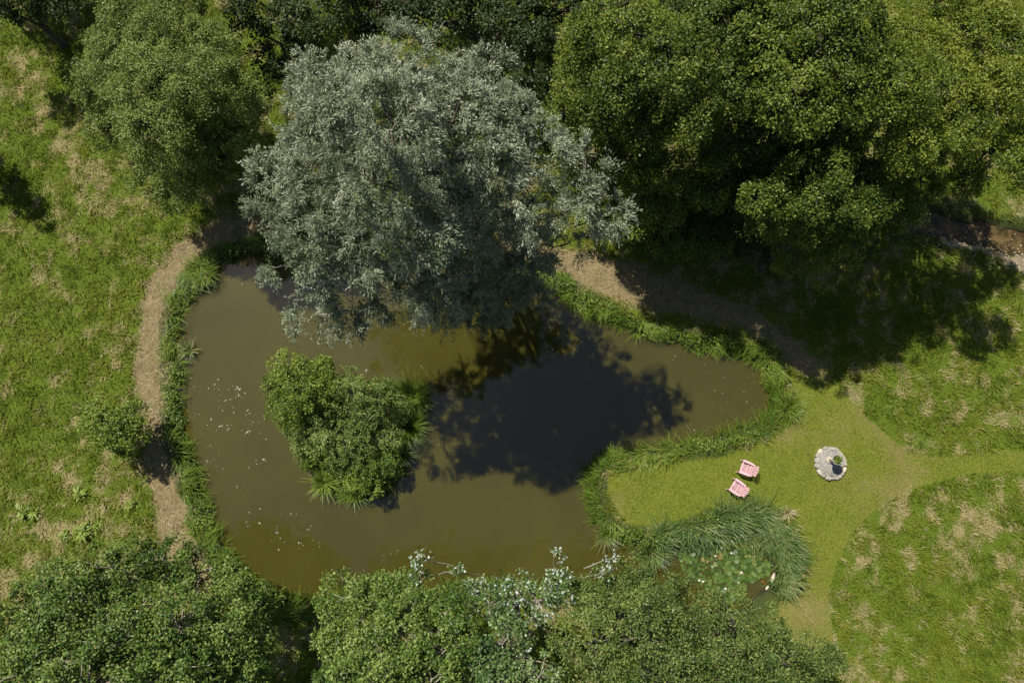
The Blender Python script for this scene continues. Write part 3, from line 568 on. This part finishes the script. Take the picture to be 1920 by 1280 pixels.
# ground cover of the island
n = 9000
x, y = scatter(n, 480, 830, 670, 960); di = sdf(x, y, ISLAND); keep = di < 0.1; x, y = x[keep], y[keep]; n = len(x)
V, ns = blades(rng, x, y, np.maximum(sample(Z, x, y), WL), rng.uniform(0.3, 0.7, n), rng.uniform(0.02, 0.04, n), rng.uniform(0.3, 1.0, n), rng.uniform(0, 6.28, n), 3)
tag(link('island_grass', mesh_from('island_grass', V, 4, M_BANK, {'tint': ('FACE', np.repeat(np.clip(rng.normal(0.42, 0.2, n), 0, 1), ns))})), 'rough grass covering the pond island between its shrubs', 'grass', kind='stuff')
# pebbles of the stream bank
n = 5000
x, y = scatter(n, 1740, 1990, 420, 540); keep = (sample(D_PEB, x, y) < rng.normal(0.1, 0.5, n)) & (rng.random(n) < 0.5); x, y = x[keep], y[keep]; n = len(x)
vv, base = [], np.array([(1, 0, 0), (0.3, 0.9, 0), (-0.8, 0.5, 0), (-0.7, -0.6, 0), (0.3, -0.9, 0), (0.5, 0.1, 0.6), (-0.3, 0.3, 0.6), (-0.1, -0.4, 0.6)], float)
fcs = []
for k in range(n):
    r = rng.uniform(0.02, 0.075); a = rng.uniform(0, 6.28); R = np.array([[math.cos(a), -math.sin(a), 0], [math.sin(a), math.cos(a), 0], [0, 0, 1]])
    vv.append(base @ R.T * r + np.array([x[k], y[k], max(float(sample(Z, x[k:k + 1], y[k:k + 1])[0]), WL) - 0.005])); o = k * 8
    fcs += [(o, o + 1, o + 5, o + 5), (o + 1, o + 2, o + 6, o + 5), (o + 2, o + 3, o + 7, o + 6), (o + 3, o + 4, o + 7, o + 7), (o + 4, o, o + 5, o + 7), (o + 5, o + 6, o + 7, o + 7)]
pm = bpy.data.meshes.new('stream_pebbles'); pm.from_pydata(np.concatenate(vv).tolist(), [], [tuple(dict.fromkeys(f)) for f in fcs]); pm.materials.append(M_PEBBLE)
tag(link('stream_pebbles', pm), 'pale pebbles strewn along the edge of the stream', 'pebbles', kind='stuff')

# ---------------------------------------------------------------- single plants
def tussock(name, label, cat, px, py, r, nb, L, W, mat, seed, group=None, lean=(0.3, 1.3), tint=0.5, only=None):
    rg = np.random.default_rng(seed); c = P(px, py); gz = max(ground_z(c[0], c[1]), WL)
    a = rg.uniform(0, 6.28, nb) if only is None else rg.normal(only, 0.8, nb); q = r * np.sqrt(rg.random(nb))
    V, ns = blades(rg, q * np.cos(a), q * np.sin(a), np.zeros(nb), rg.uniform(L * 0.6, L, nb), rg.uniform(W * 0.7, W * 1.2, nb), rg.uniform(*lean, nb), a + rg.normal(0, 0.35, nb), 4)
    o = link(name, mesh_from(name, V, 4, mat, {'tint': ('FACE', np.repeat(np.clip(rg.normal(tint, 0.2, nb), 0, 1), ns))}))
    o.location = (c[0], c[1], gz); tag(o, label, cat, group); return o
tussock('iris_clump', 'spiky pale green iris clump at the lower left tip of the island', 'iris', 608, 905, 0.2, 150, 0.95, 0.05, M_BRIGHT, 51, tint=0.7)
tussock('iris_clump', 'spiky green iris clump at the bottom of the island beside the dark shrub', 'iris', 665, 925, 0.22, 110, 0.85, 0.045, M_BANK, 52)
tussock('sedge_clump', 'tall arching sedge clump at the far right end of the island', 'sedge', 775, 745, 0.45, 460, 1.0, 0.034, M_BANK, 53, tint=0.5)
tussock('sedge_clump', 'yellowish sedge clump in the upper middle of the island', 'sedge', 728, 750, 0.4, 380, 1.0, 0.034, M_BANK, 54, tint=0.6)
tussock('sedge_clump', 'dark sedge clump on the right shore of the island', 'sedge', 765, 800, 0.4, 360, 1.1, 0.03, M_BANK, 55, tint=0.35)
tussock('sedge_clump', 'sedge clump at the lower right shore of the island above the cast shadow', 'sedge', 750, 850, 0.3, 180, 0.8, 0.03, M_REED, 56, tint=0.4)
tussock('sedge_clump', 'pale blue-green sedge clump leaning into the water at the peninsula corner', 'sedge', 1138, 1005, 0.25, 130, 0.8, 0.03, M_REED, 57, tint=0.85)
tussock('sedge_clump', 'arching sedge clump trailing over the water below the peninsula', 'sedge', 1225, 1035, 0.4, 260, 0.95, 0.03, M_REED, 58, tint=0.55)
tussock('water_plant', 'small reed shoot standing in the water at the right end of the pond', 'reed', 1305, 822, 0.12, 26, 0.9, 0.03, M_BANK, 59, tint=0.55)
tussock('dry_tuft', 'pale dry grass tuft on the lawn above the reed bed', 'grass tuft', 1478, 962, 0.12, 60, 0.45, 0.03, M_STRAW, 60, tint=0.9)
tussock('water_plant', 'leafy water plant floating off the left bank', 'water plant', 350, 655, 0.14, 70, 0.6, 0.05, M_REED, 61, tint=0.8)
tussock('sedge_clump', 'tall bright sedge clump on the upper left bank beside the straw path', 'sedge', 378, 508, 0.6, 380, 0.8, 0.03, M_BANK, 62, tint=0.6)
tussock('sedge_clump', 'tall sedge clump at the right end of the pond beside the lawn', 'sedge', 1478, 765, 0.4, 300, 0.75, 0.03, M_BANK, 63, tint=0.6)
def weed(label, px, py, s, seed):
    rg = np.random.default_rng(seed); c = P(px, py); m = 60
    p = np.stack([rg.normal(0, 0.09 * s, m), rg.normal(0, 0.07 * s, m), rg.uniform(0.02, 0.25, m) * s], -1)
    v = leaf_quads(p, np.concatenate([p[:, :2] * 2 + rg.normal(0, 0.25, (m, 2)), rg.normal(0, 0.05, (m, 1))], 1), np.array([[0, 0, 1.0]]) + rg.normal(0, 0.35, (m, 3)), rg.uniform(0.2, 0.42, m) * s, rg.uniform(0.09, 0.15, m) * s)
    o = link('broadleaf_weed', mesh_from('broadleaf_weed', v, 4, M_BRIGHT, {'tint': ('FACE', np.clip(rg.normal(0.75, 0.2, m), 0, 1))}))
    o.location = (c[0], c[1], ground_z(c[0], c[1])); tag(o, label, 'weed', 'broad-leaved weeds in the lower left meadow')
weed('largest yellow-green weed in the dry meadow above the bottom left oak', 160, 995, 1.3, 71)
weed('small yellow-green weed just right of the largest meadow weed', 185, 988, 0.7, 72)
weed('green weed on bare soil near the left edge of the meadow', 50, 957, 1.0, 73)
weed('low weed at the left of the dry meadow, beside bare pale soil', 68, 962, 0.8, 74)
weed('green weed in the upper part of the dry meadow', 152, 925, 0.9, 75)
weed('small bright weed beside the lower straw path', 245, 945, 0.8, 76)
weed('bright yellow weed closest to the oak crown in the dry meadow', 222, 1025, 0.8, 77)
weed('weed left of the largest meadow weed, half hidden by the oak', 122, 1003, 0.7, 78)

# ---------------------------------------------------------------- lily pads, flowers, fish, stones
PADS = loop([(1080 + a / 4.174, 920 + b / 4.174) for a, b in ((820, 420), (880, 385), (1100, 375), (1300, 385), (1480, 435), (1530, 540), (1510, 630), (1400, 690), (1330, 730), (1310, 850),
             (1200, 870), (1050, 780), (920, 680), (810, 560))], WL)
def pad_mesh(k):
    rg = np.random.default_rng(90 + k); seg = 18; a0 = 0.16; th = np.linspace(a0, 2 * np.pi - a0, seg)
    r = 1 + rg.normal(0, 0.03, seg)
    v = [(0, 0, 0)] + [(0.55 * r[i] * math.cos(th[i]), 0.55 * r[i] * math.sin(th[i]), 0.004) for i in range(seg)] + [(r[i] * math.cos(th[i]), r[i] * math.sin(th[i]), 0.02 + 0.05 * rg.random()) for i in range(seg)]
    f = [(0, 1 + i, 2 + i) for i in range(seg - 1)] + [(1 + i, 1 + seg + i, 2 + seg + i, 2 + i) for i in range(seg - 1)]
    me = bpy.data.meshes.new('lily_pad'); me.from_pydata(v, [], f)
    a = me.attributes.new('tint', 'FLOAT', 'FACE'); t = [0.15, 0.4, 0.6, 0.75, 0.88, 0.98][k]; a.data.foreach_set('value', np.clip(rg.normal(t, 0.04, len(f)), 0, 1).astype(np.float32))
    for p in me.polygons: p.use_smooth = True
    me.materials.append(M_PAD); return me
pad_meshes = [pad_mesh(k) for k in range(6)]
rp = np.random.default_rng(99); pts = []
lo, hi = PADS.min(0), PADS.max(0); tries = 0
while len(pts) < 270 and tries < 20000:
    tries += 1; q = rp.uniform(lo, hi)
    if sdf(q[:1], q[1:], PADS)[0] > 0 or float(sample(D_POND, q[:1], q[1:])[0]) > 0.1: continue
    if all((q[0] - a) ** 2 + (q[1] - b) ** 2 > 0.145 ** 2 for a, b in pts): pts.append(tuple(q))
for k, (a, b) in enumerate(pts):
    o = link('lily_pad', pad_meshes[rp.choice(6, p=[0.16, 0.24, 0.26, 0.2, 0.11, 0.03])]); s = rp.uniform(0.07, 0.145)
    o.location = (a, b, WL + 0.012 + 0.05 * rp.random()); o.rotation_euler = (rp.normal(0, 0.16), rp.normal(0, 0.16), rp.uniform(0, 6.28)); o.scale = (s, s, s)
    tag(o, 'round green lily pad floating in the crowded mat of the inlet', 'lily pad', 'lily pads of the inlet')
def flower_bm(white=True):
    bm = bmesh.new()
    for ring, (nn, tilt, ln) in enumerate(((8, 0.35, 0.10), (7, 0.8, 0.085), (5, 1.15, 0.06))):
        for i in range(nn):
            a = 2 * math.pi * (i + 0.5 * ring) / nn; c, s = math.cos(a), math.sin(a)
            def q(r, w, h): return bm.verts.new((c * r - s * w, s * r + c * w, h))
            z = 0.02 + 0.008 * ring; r1, h1 = math.cos(tilt) * ln * 0.5, math.sin(tilt) * ln * 0.5
            bm.faces.new((q(0.008, 0, z), q(0.008 + r1, -0.022, z + h1), q(0.008 + 2 * r1, 0, z + 2 * h1), q(0.008 + r1, 0.022, z + h1)))
    return bm
f0 = None
FL = [(1378, 1012, 'white water lily at the top of the pad mat, below the reeds'), (1410, 1024, 'white water lily at the upper right of the pad mat'), (1352, 1027, 'white water lily in the upper middle of the pad mat'),
      (1340, 1041, 'largest white water lily left of the middle of the pad mat'), (1370, 1036, 'white water lily near the middle of the pad mat'), (1389, 1072, 'white water lily at the lower right, near the open dark water'),
      (1310, 1087, 'white water lily at the lower left of the pad mat beside the tree'), (1359, 1102, 'white water lily at the bottom of the pad mat'), (1371, 1013, 'white water lily just left of the topmost lily'), (1317, 1089, 'small white water lily touching the lowest left lily')]
fm = None
for (px, py, lab) in FL:
    c = P(px, py, WL)
    root = empty('water_lily', (c[0], c[1], WL + 0.06), px * 0.37); root.scale = (0.62, 0.62, 0.62); tag(root, lab, 'flower', 'white water lilies')
    if fm is None:
        pe = bm_link('petals', flower_bm(), M_PETAL, root); b = bmesh.new(); bmesh.ops.create_cone(b, cap_ends=True, segments=10, radius1=0.015, radius2=0.024, depth=0.03, matrix=Matrix.Translation((0, 0, 0.045)))
        st = bm_link('stamens', b, M_YOLK, root); fm = (pe, st)
    else:
        for part in fm: c2 = part.copy(); COL.objects.link(c2); c2.parent = root
# goldfish just under the surface film: its back breaks the water
c = P(1431, 1090, WL); fr = empty('goldfish', (c[0], c[1], WL), 2.4); tag(fr, 'orange goldfish at the surface of the dark water beside the lily pads', 'fish')
b = bmesh.new(); bmesh.ops.create_uvsphere(b, u_segments=16, v_segments=10, radius=1)
for v in b.verts: t = v.co.x; v.co = Vector((t * 0.10, v.co.y * 0.035 * (1 - 0.35 * max(-t, 0)), v.co.z * 0.04 - 0.015))
bm_link('body', b, M_FISH, fr, True)
b = bmesh.new(); vs = [b.verts.new(q) for q in ((-0.085, 0, 0.012), (-0.155, 0.04, 0.008), (-0.135, 0, 0.01), (-0.155, -0.04, 0.008))]; b.faces.new((vs[0], vs[1], vs[2])); b.faces.new((vs[0], vs[2], vs[3]))
e = bmesh.ops.extrude_face_region(b, geom=b.faces[:]); bmesh.ops.translate(b, vec=(0, 0, -0.01), verts=[q for q in e['geom'] if isinstance(q, bmesh.types.BMVert)])
bm_link('tail', b, M_FISH, fr)
def rock(name, label, px, py, sx, sy, sz, rz, mat, seed, z=WL, group=None):
    b = bmesh.new(); bmesh.ops.create_icosphere(b, subdivisions=3, radius=1); rg = random.Random(seed); o3 = Vector((rg.random() * 9, rg.random() * 9, rg.random() * 9))
    from mathutils import noise as mn
    for v in b.verts: v.co *= 1 + 0.22 * mn.noise(v.co * 1.3 + o3) + 0.07 * mn.noise(v.co * 4 + o3); v.co = Vector((v.co.x * sx, v.co.y * sy, v.co.z * sz))
    o = bm_link(name, b, mat, None, True); c = P(px, py, z); o.location = (c[0], c[1], z + sz * 0.2); o.rotation_euler = (0, 0, rz); tag(o, label, 'rock', group); return o
rock('bank_stone', 'long pale stone on the bank at the right of the lily inlet', 1449, 1083, 0.28, 0.08, 0.1, 1.2, M_STONE_PALE, 3)
rock('bank_stone', 'short pale stone below the long one beside the dark inlet water', 1438, 1102, 0.15, 0.07, 0.08, 1.0, M_STONE_PALE, 4)

# ---------------------------------------------------------------- pale leaves and petals afloat on the pond
def float_mesh(k):
    rg = random.Random(k); n = 7; vs = [(0, 0, 0.008)]
    for i in range(n):
        a = 2 * math.pi * i / n; r = rg.uniform(0.6, 1.0); vs.append((r * math.cos(a), r * math.sin(a) * rg.uniform(0.35, 0.6), rg.uniform(0.0, 0.14)))
    me = bpy.data.meshes.new('floating_leaf'); me.from_pydata(vs, [], [(0, 1 + i, 1 + (i + 1) % n) for i in range(n)]); me.materials.append(M_DEBRIS); return me
fms = [float_mesh(k) for k in range(5)]
rf = np.random.default_rng(77)
clus = [(410, 720, 12, 12, 6), (430, 735, 25, 15, 12), (445, 755, 18, 15, 14), (435, 790, 45, 14, 22), (420, 800, 20, 10, 12), (480, 775, 12, 10, 5), (400, 830, 25, 20, 10), (460, 870, 25, 12, 6), (395, 880, 20, 15, 9), (455, 905, 15, 15, 5), (480, 970, 18, 14, 12),
        (515, 1010, 14, 10, 10), (570, 1035, 10, 18, 8), (350, 690, 9, 40, 14), (362, 650, 10, 12, 8), (600, 1005, 20, 12, 4), (400, 540, 30, 18, 6), (1370, 720, 40, 35, 38), (1425, 690, 14, 22, 14), (1300, 665, 30, 8, 8), (1340, 800, 35, 10, 10), (1400, 790, 18, 12, 8),
        (1150, 760, 120, 60, 14), (1060, 890, 40, 30, 9), (760, 690, 25, 8, 6), (930, 780, 60, 60, 6), (780, 880, 6, 6, 3), (680, 690, 30, 5, 4), (560, 600, 60, 60, 5), (690, 1010, 40, 30, 4)]
nfl = 0
for (cx, cy, sx, sy, num) in clus:
    px, py = rf.normal(cx, sx), rf.normal(cy, sy)
    for _ in range(num):
        if rf.random() < 0.35: px, py = rf.normal(cx, sx), rf.normal(cy, sy)
        else: px, py = px + rf.normal(0, 4 + 0.18 * sx), py + rf.normal(0, 4 + 0.18 * sy)
        c = P(px, py, WL)
        if float(sample(D_POND, c[:1], c[1:2])[0]) > -0.05: continue
        o = link('floating_leaf', fms[rf.integers(5)]); big = px < 700
        s = min(0.085, 0.022 + rf.exponential(0.018)) if big else min(0.05, 0.014 + rf.exponential(0.009))
        o.location = (c[0], c[1], WL + 0.002); o.scale = (s * rf.uniform(0.7, 1.5), s * rf.uniform(0.5, 1.1), s); o.rotation_euler = (0, 0, rf.uniform(0, 6.28)); nfl += 1
        west = px < 900
        tag(o, 'small pale dead leaf drifting on the left half of the pond' if west else 'tiny pale speck drifting on the right half of the pond', 'floating leaf', 'pale leaves drifting on the pond, left half' if west else 'pale specks drifting on the pond, right half')

# ---------------------------------------------------------------- stone circle with planter
c = P(1557.3, 868.1, 0.1); gz = ground_z(c[0], c[1])
ring = empty('stone_circle', (c[0], c[1], gz)); tag(ring, 'round grey stone bed on the lawn right of the pink chairs', 'stone bed')
b = bmesh.new(); seg = 40
prev = None
rg = random.Random(8)
vs0 = [b.verts.new((0.66 * math.cos(2 * math.pi * i / seg), 0.70 * math.sin(2 * math.pi * i / seg), -0.1)) for i in range(seg)]
vs1 = [b.verts.new((v.co.x, v.co.y, 0.13 + rg.uniform(-0.006, 0.006))) for v in vs0]; ct = b.verts.new((0, 0, 0.15))
for i in range(seg): j = (i + 1) % seg; b.faces.new((vs0[i], vs0[j], vs1[j], vs1[i])); b.faces.new((vs1[i], vs1[j], ct))
bm_link('cobble_bed', b, M_MORTAR, ring, True)
def slab(bm, cx, cy, z, lx, ly, lz, rz, rg):
    g = bmesh.ops.create_cube(bm, size=1)['verts']
    for v in g:
        v.co = Vector((v.co.x * lx * rg.uniform(0.85, 1.1), v.co.y * ly * rg.uniform(0.8, 1.1), v.co.z * lz * rg.uniform(0.85, 1.15)))
    bmesh.ops.rotate(bm, verts=g, cent=(0, 0, 0), matrix=Matrix.Rotation(rz, 3, 'Z')); bmesh.ops.translate(bm, verts=g, vec=(cx, cy, z))
    bmesh.ops.bevel(bm, geom=list({e for v in g for e in v.link_edges}), offset=min(lx, ly, lz) * 0.2, segments=2, affect='EDGES')
ne = 17
for i in range(ne):
    a = 2 * math.pi * (i + rg.uniform(-0.15, 0.15)) / ne; b = bmesh.new()
    slab(b, 0, 0, 0, rg.uniform(0.14, 0.2), rg.uniform(0.24, 0.31), rg.uniform(0.19, 0.25), 0, rg)
    o = bm_link('edging_stone', b, [M_STONE, M_STONE, M_STONE_PALE][rg.randrange(3)], ring)
    kq = rg.uniform(0.95, 1.05); o.location = (0.70 * kq * math.cos(a), 0.735 * kq * math.sin(a), 0.075 + rg.uniform(-0.015, 0.02)); o.rotation_euler = (rg.uniform(-.05, .05), rg.uniform(-.05, .05), a)
fm0 = []
for k in range(3):
    b = bmesh.new(); slab(b, 0, 0, 0, 0.09, 0.075, 0.05, 0, rg); me = bpy.data.meshes.new('cobble'); b.to_mesh(me); b.free(); me.materials.append([M_STONE, M_MORTAR, M_STONE][k]); fm0.append(me)
cp = []
while len(cp) < 80:
    a, r = rg.uniform(0, 6.28), 0.58 * math.sqrt(rg.random()); q = (r * math.cos(a), r * 1.05 * math.sin(a))
    if len(cp) > 60 or all((q[0] - u) ** 2 + (q[1] - w) ** 2 > 0.006 for u, w in cp): cp.append(q)
for q in cp:
    o = link('cobble', fm0[rg.randrange(3)], ring); o.location = (q[0], q[1], 0.14); o.rotation_euler = (0, 0, rg.uniform(0, 6.28))
def lathe(prof, seg=28):
    bm = bmesh.new(); rows = [[bm.verts.new((r * math.cos(2 * math.pi * i / seg), r * math.sin(2 * math.pi * i / seg), z)) for i in range(seg)] for r, z in prof]
    for A, B in zip(rows, rows[1:]):
        for i in range(seg): j = (i + 1) % seg; bm.faces.new((A[i], A[j], B[j], B[i]))
    bm.faces.new(rows[0][::-1]); bm.faces.new(rows[-1]); return bm
q = P(1340 + 1475 / 6.857, 820 + 292 / 6.857, 0.16)
pl = empty('pedestal_planter', (q[0], q[1], gz + 0.16)); tag(pl, 'pale stone pedestal bowl standing on the round stone bed', 'planter')
bm_link('base', lathe([(0.15, 0), (0.15, 0.06), (0.12, 0.08), (0.09, 0.12)]), M_STONE_PALE, pl, False)
bm_link('pedestal', lathe([(0.085, 0.115), (0.065, 0.3), (0.06, 0.5), (0.075, 0.62), (0.10, 0.68)]), M_STONE_PALE, pl, True)
bm_link('bowl', lathe([(0.10, 0.67), (0.17, 0.72), (0.235, 0.80), (0.25, 0.88), (0.225, 0.885), (0.205, 0.83)]), M_STONE, pl, True)
bm_link('soil', lathe([(0.20, 0.825), (0.20, 0.845)]), M_SOIL, pl)
rg2 = np.random.default_rng(3); m = 170
pp = np.stack([rg2.normal(0, 0.05, m), rg2.normal(0, 0.05, m), rg2.uniform(0.0, 0.11, m)], -1)
vv = leaf_quads(pp, np.concatenate([pp[:, :2] * 4 + rg2.normal(0, 0.3, (m, 2)), rg2.normal(0.1, 0.2, (m, 1))], 1), np.array([[0, 0, 1.0]]) + rg2.normal(0, 0.5, (m, 3)), rg2.uniform(0.08, 0.16, m), rg2.uniform(0.035, 0.06, m))
o = link('potted_plant', mesh_from('potted_plant', vv, 4, M_BRIGHT, {'tint': ('FACE', np.clip(rg2.normal(0.55, 0.25, m), 0, 1))})); o.location = (q[0], q[1], gz + 0.16 + 0.85)
tag(o, 'small green plant growing in the pale pedestal bowl', 'plant')

# ---------------------------------------------------------------- pink slatted garden chairs (front along +X before turning)
def box(bm, x0, x1, y0, y1, z0, z1, mat4=None, bev=0.006):
    g = bmesh.ops.create_cube(bm, size=1, matrix=Matrix.Translation(((x0 + x1) / 2, (y0 + y1) / 2, (z0 + z1) / 2)) @ Matrix.Diagonal((x1 - x0, y1 - y0, z1 - z0, 1)))['verts']
    ed = list({e for v in g for e in v.link_edges}); r = bmesh.ops.bevel(bm, geom=ed, offset=bev, segments=2, affect='EDGES')
    vs = list({v for f in r['faces'] for v in f.verts} | {v for v in g if v.is_valid})
    if mat4 is not None: bmesh.ops.transform(bm, matrix=mat4, verts=vs)
    return vs
def make_chair(label):
    root = empty('garden_chair'); tag(root, label, 'chair', 'pink garden chairs on the lawn')
    tilt = Matrix.Translation((0.27, 0, 0.37)) @ Matrix.Rotation(math.radians(8), 4, 'Y') @ Matrix.Translation((-0.27, 0, -0.37))   # seat falls towards the back
    b = bmesh.new()
    for k in range(7):                                                 # seat slats, each broken by two cross rails
        y = -0.24 + 0.08 * k; box(b, -0.23, 0.27, y - 0.023, y + 0.023, 0.345, 0.37, tilt)
    for x in (-0.215, -0.03, 0.25): box(b, x - 0.022, x + 0.022, -0.27, 0.27, 0.335, 0.364, tilt)
    box(b, 0.262, 0.315, -0.275, 0.275, 0.325, 0.368, tilt, 0.012)     # rolled front edge
    bm_link('seat', b, M_PINK, root)
    lean = Matrix.Translation((-0.22, 0, 0.30)) @ Matrix.Rotation(math.radians(-24), 4, 'Y')
    br = empty('backrest'); br.parent = root
    for k in range(6):                                                 # fan of back slats
        u = (k - 2.5) / 2.5; b = bmesh.new(); ln = 0.70 - 0.07 * abs(u) ** 2
        box(b, -0.012, 0.012, -0.027, 0.027, 0.0, ln, None, 0.008)
        for v in b.verts: f = v.co.z / ln; v.co.y = v.co.y * (0.8 + 0.55 * f)
        bmesh.ops.transform(b, matrix=lean @ Matrix.Translation((0, u * 0.19, 0)) @ Matrix.Rotation(-u * 0.13, 4, 'X'), verts=b.verts)
        bm_link('back_slat', b, M_PINK, br)
    b = bmesh.new(); box(b, -0.036, -0.014, -0.25, 0.25, 0.14, 0.20, lean); box(b, -0.036, -0.014, -0.27, 0.27, 0.40, 0.45, lean); bm_link('back_rail', b, M_PINK, br)
    for s in (-1, 1):
        b = bmesh.new()                                                # broad paddle arm, bowed outwards
        prof = [(0.36, 0.285, 0.36), (0.345, 0.265, 0.395), (0.25, 0.262, 0.405), (0.05, 0.275, 0.41), (-0.18, 0.275, 0.385), (-0.33, 0.265, 0.345), (-0.36, 0.28, 0.32)]
        up_, lo_ = [], []
        for (x, yi, yo) in prof:
            up_.append((b.verts.new((x, s * yi, 0.565)), b.verts.new((x, s * yo, 0.565)))); lo_.append((b.verts.new((x, s * yi, 0.535)), b.verts.new((x, s * yo, 0.535))))
        for A, B, C, D in zip(up_, up_[1:], lo_, lo_[1:]):
            b.faces.new((A[0], A[1], B[1], B[0])); b.faces.new((C[0], D[0], D[1], C[1])); b.faces.new((A[0], B[0], D[0], C[0])); b.faces.new((A[1], C[1], D[1], B[1]))
        b.faces.new((up_[0][0], lo_[0][0], lo_[0][1], up_[0][1])); b.faces.new((up_[-1][0], up_[-1][1], lo_[-1][1], lo_[-1][0]))
        bmesh.ops.recalc_face_normals(b, faces=b.faces)
        bmesh.ops.bevel(b, geom=[e for e in b.edges if abs(e.verts[0].co.z - e.verts[1].co.z) < 1e-4], offset=0.008, segments=2, affect='EDGES')
        bm_link('armrest', b, M_PINK, root)
        b = bmesh.new(); box(b, 0.25, 0.35, s * 0.32 - 0.028, s * 0.32 + 0.028, 0.0, 0.537, Matrix.Shear('XZ', 4, (0.0, 0.0)) if False else None, 0.012)
        for v in b.verts: f = 1 - v.co.z / 0.54; v.co.x += 0.05 * f; v.co.y += s * 0.05 * f
        bm_link('leg', b, M_PINK, root)
        b = bmesh.new(); box(b, -0.36, -0.27, s * 0.30 - 0.026, s * 0.30 + 0.026, 0.0, 0.537, None, 0.012)
        for v in b.verts: f = 1 - v.co.z / 0.54; v.co.x -= 0.10 * f; v.co.y += s * 0.03 * f
        bm_link('leg', b, M_PINK, root)
        b = bmesh.new(); box(b, -0.34, 0.30, s * 0.285 - 0.02, s * 0.285 + 0.02, 0.27, 0.35, tilt, 0.01); bm_link('side_rail', b, M_PINK, root)
    return root
def copy_tree(o, parent=None):
    c = o.copy(); COL.objects.link(c); c.parent = parent
    for ch in list(o.children): copy_tree(ch, c)
    return c
ch1 = make_chair('pink slatted garden chair nearer the stone bed, turned left towards the pond')
ch2 = copy_tree(ch1); ch2['label'] = 'pink slatted garden chair lower on the lawn, nearer the reed bed'
for o, (px, py), (fx_, fy_) in ((ch1, (1400.5, 878), (-0.92, 0.39)), (ch2, (1382.5, 914), (-0.81, 0.58))):
    c = P(px, py, 0.4); o.location = (c[0], c[1], ground_z(c[0], c[1])); o.rotation_euler = (0, 0, math.atan2(fy_, fx_)); o.scale = (0.86, 0.86, 0.86)
print('floating leaves', nfl, 'pads', len(pts), 'verts', sum(len(m.vertices) for m in bpy.data.meshes))
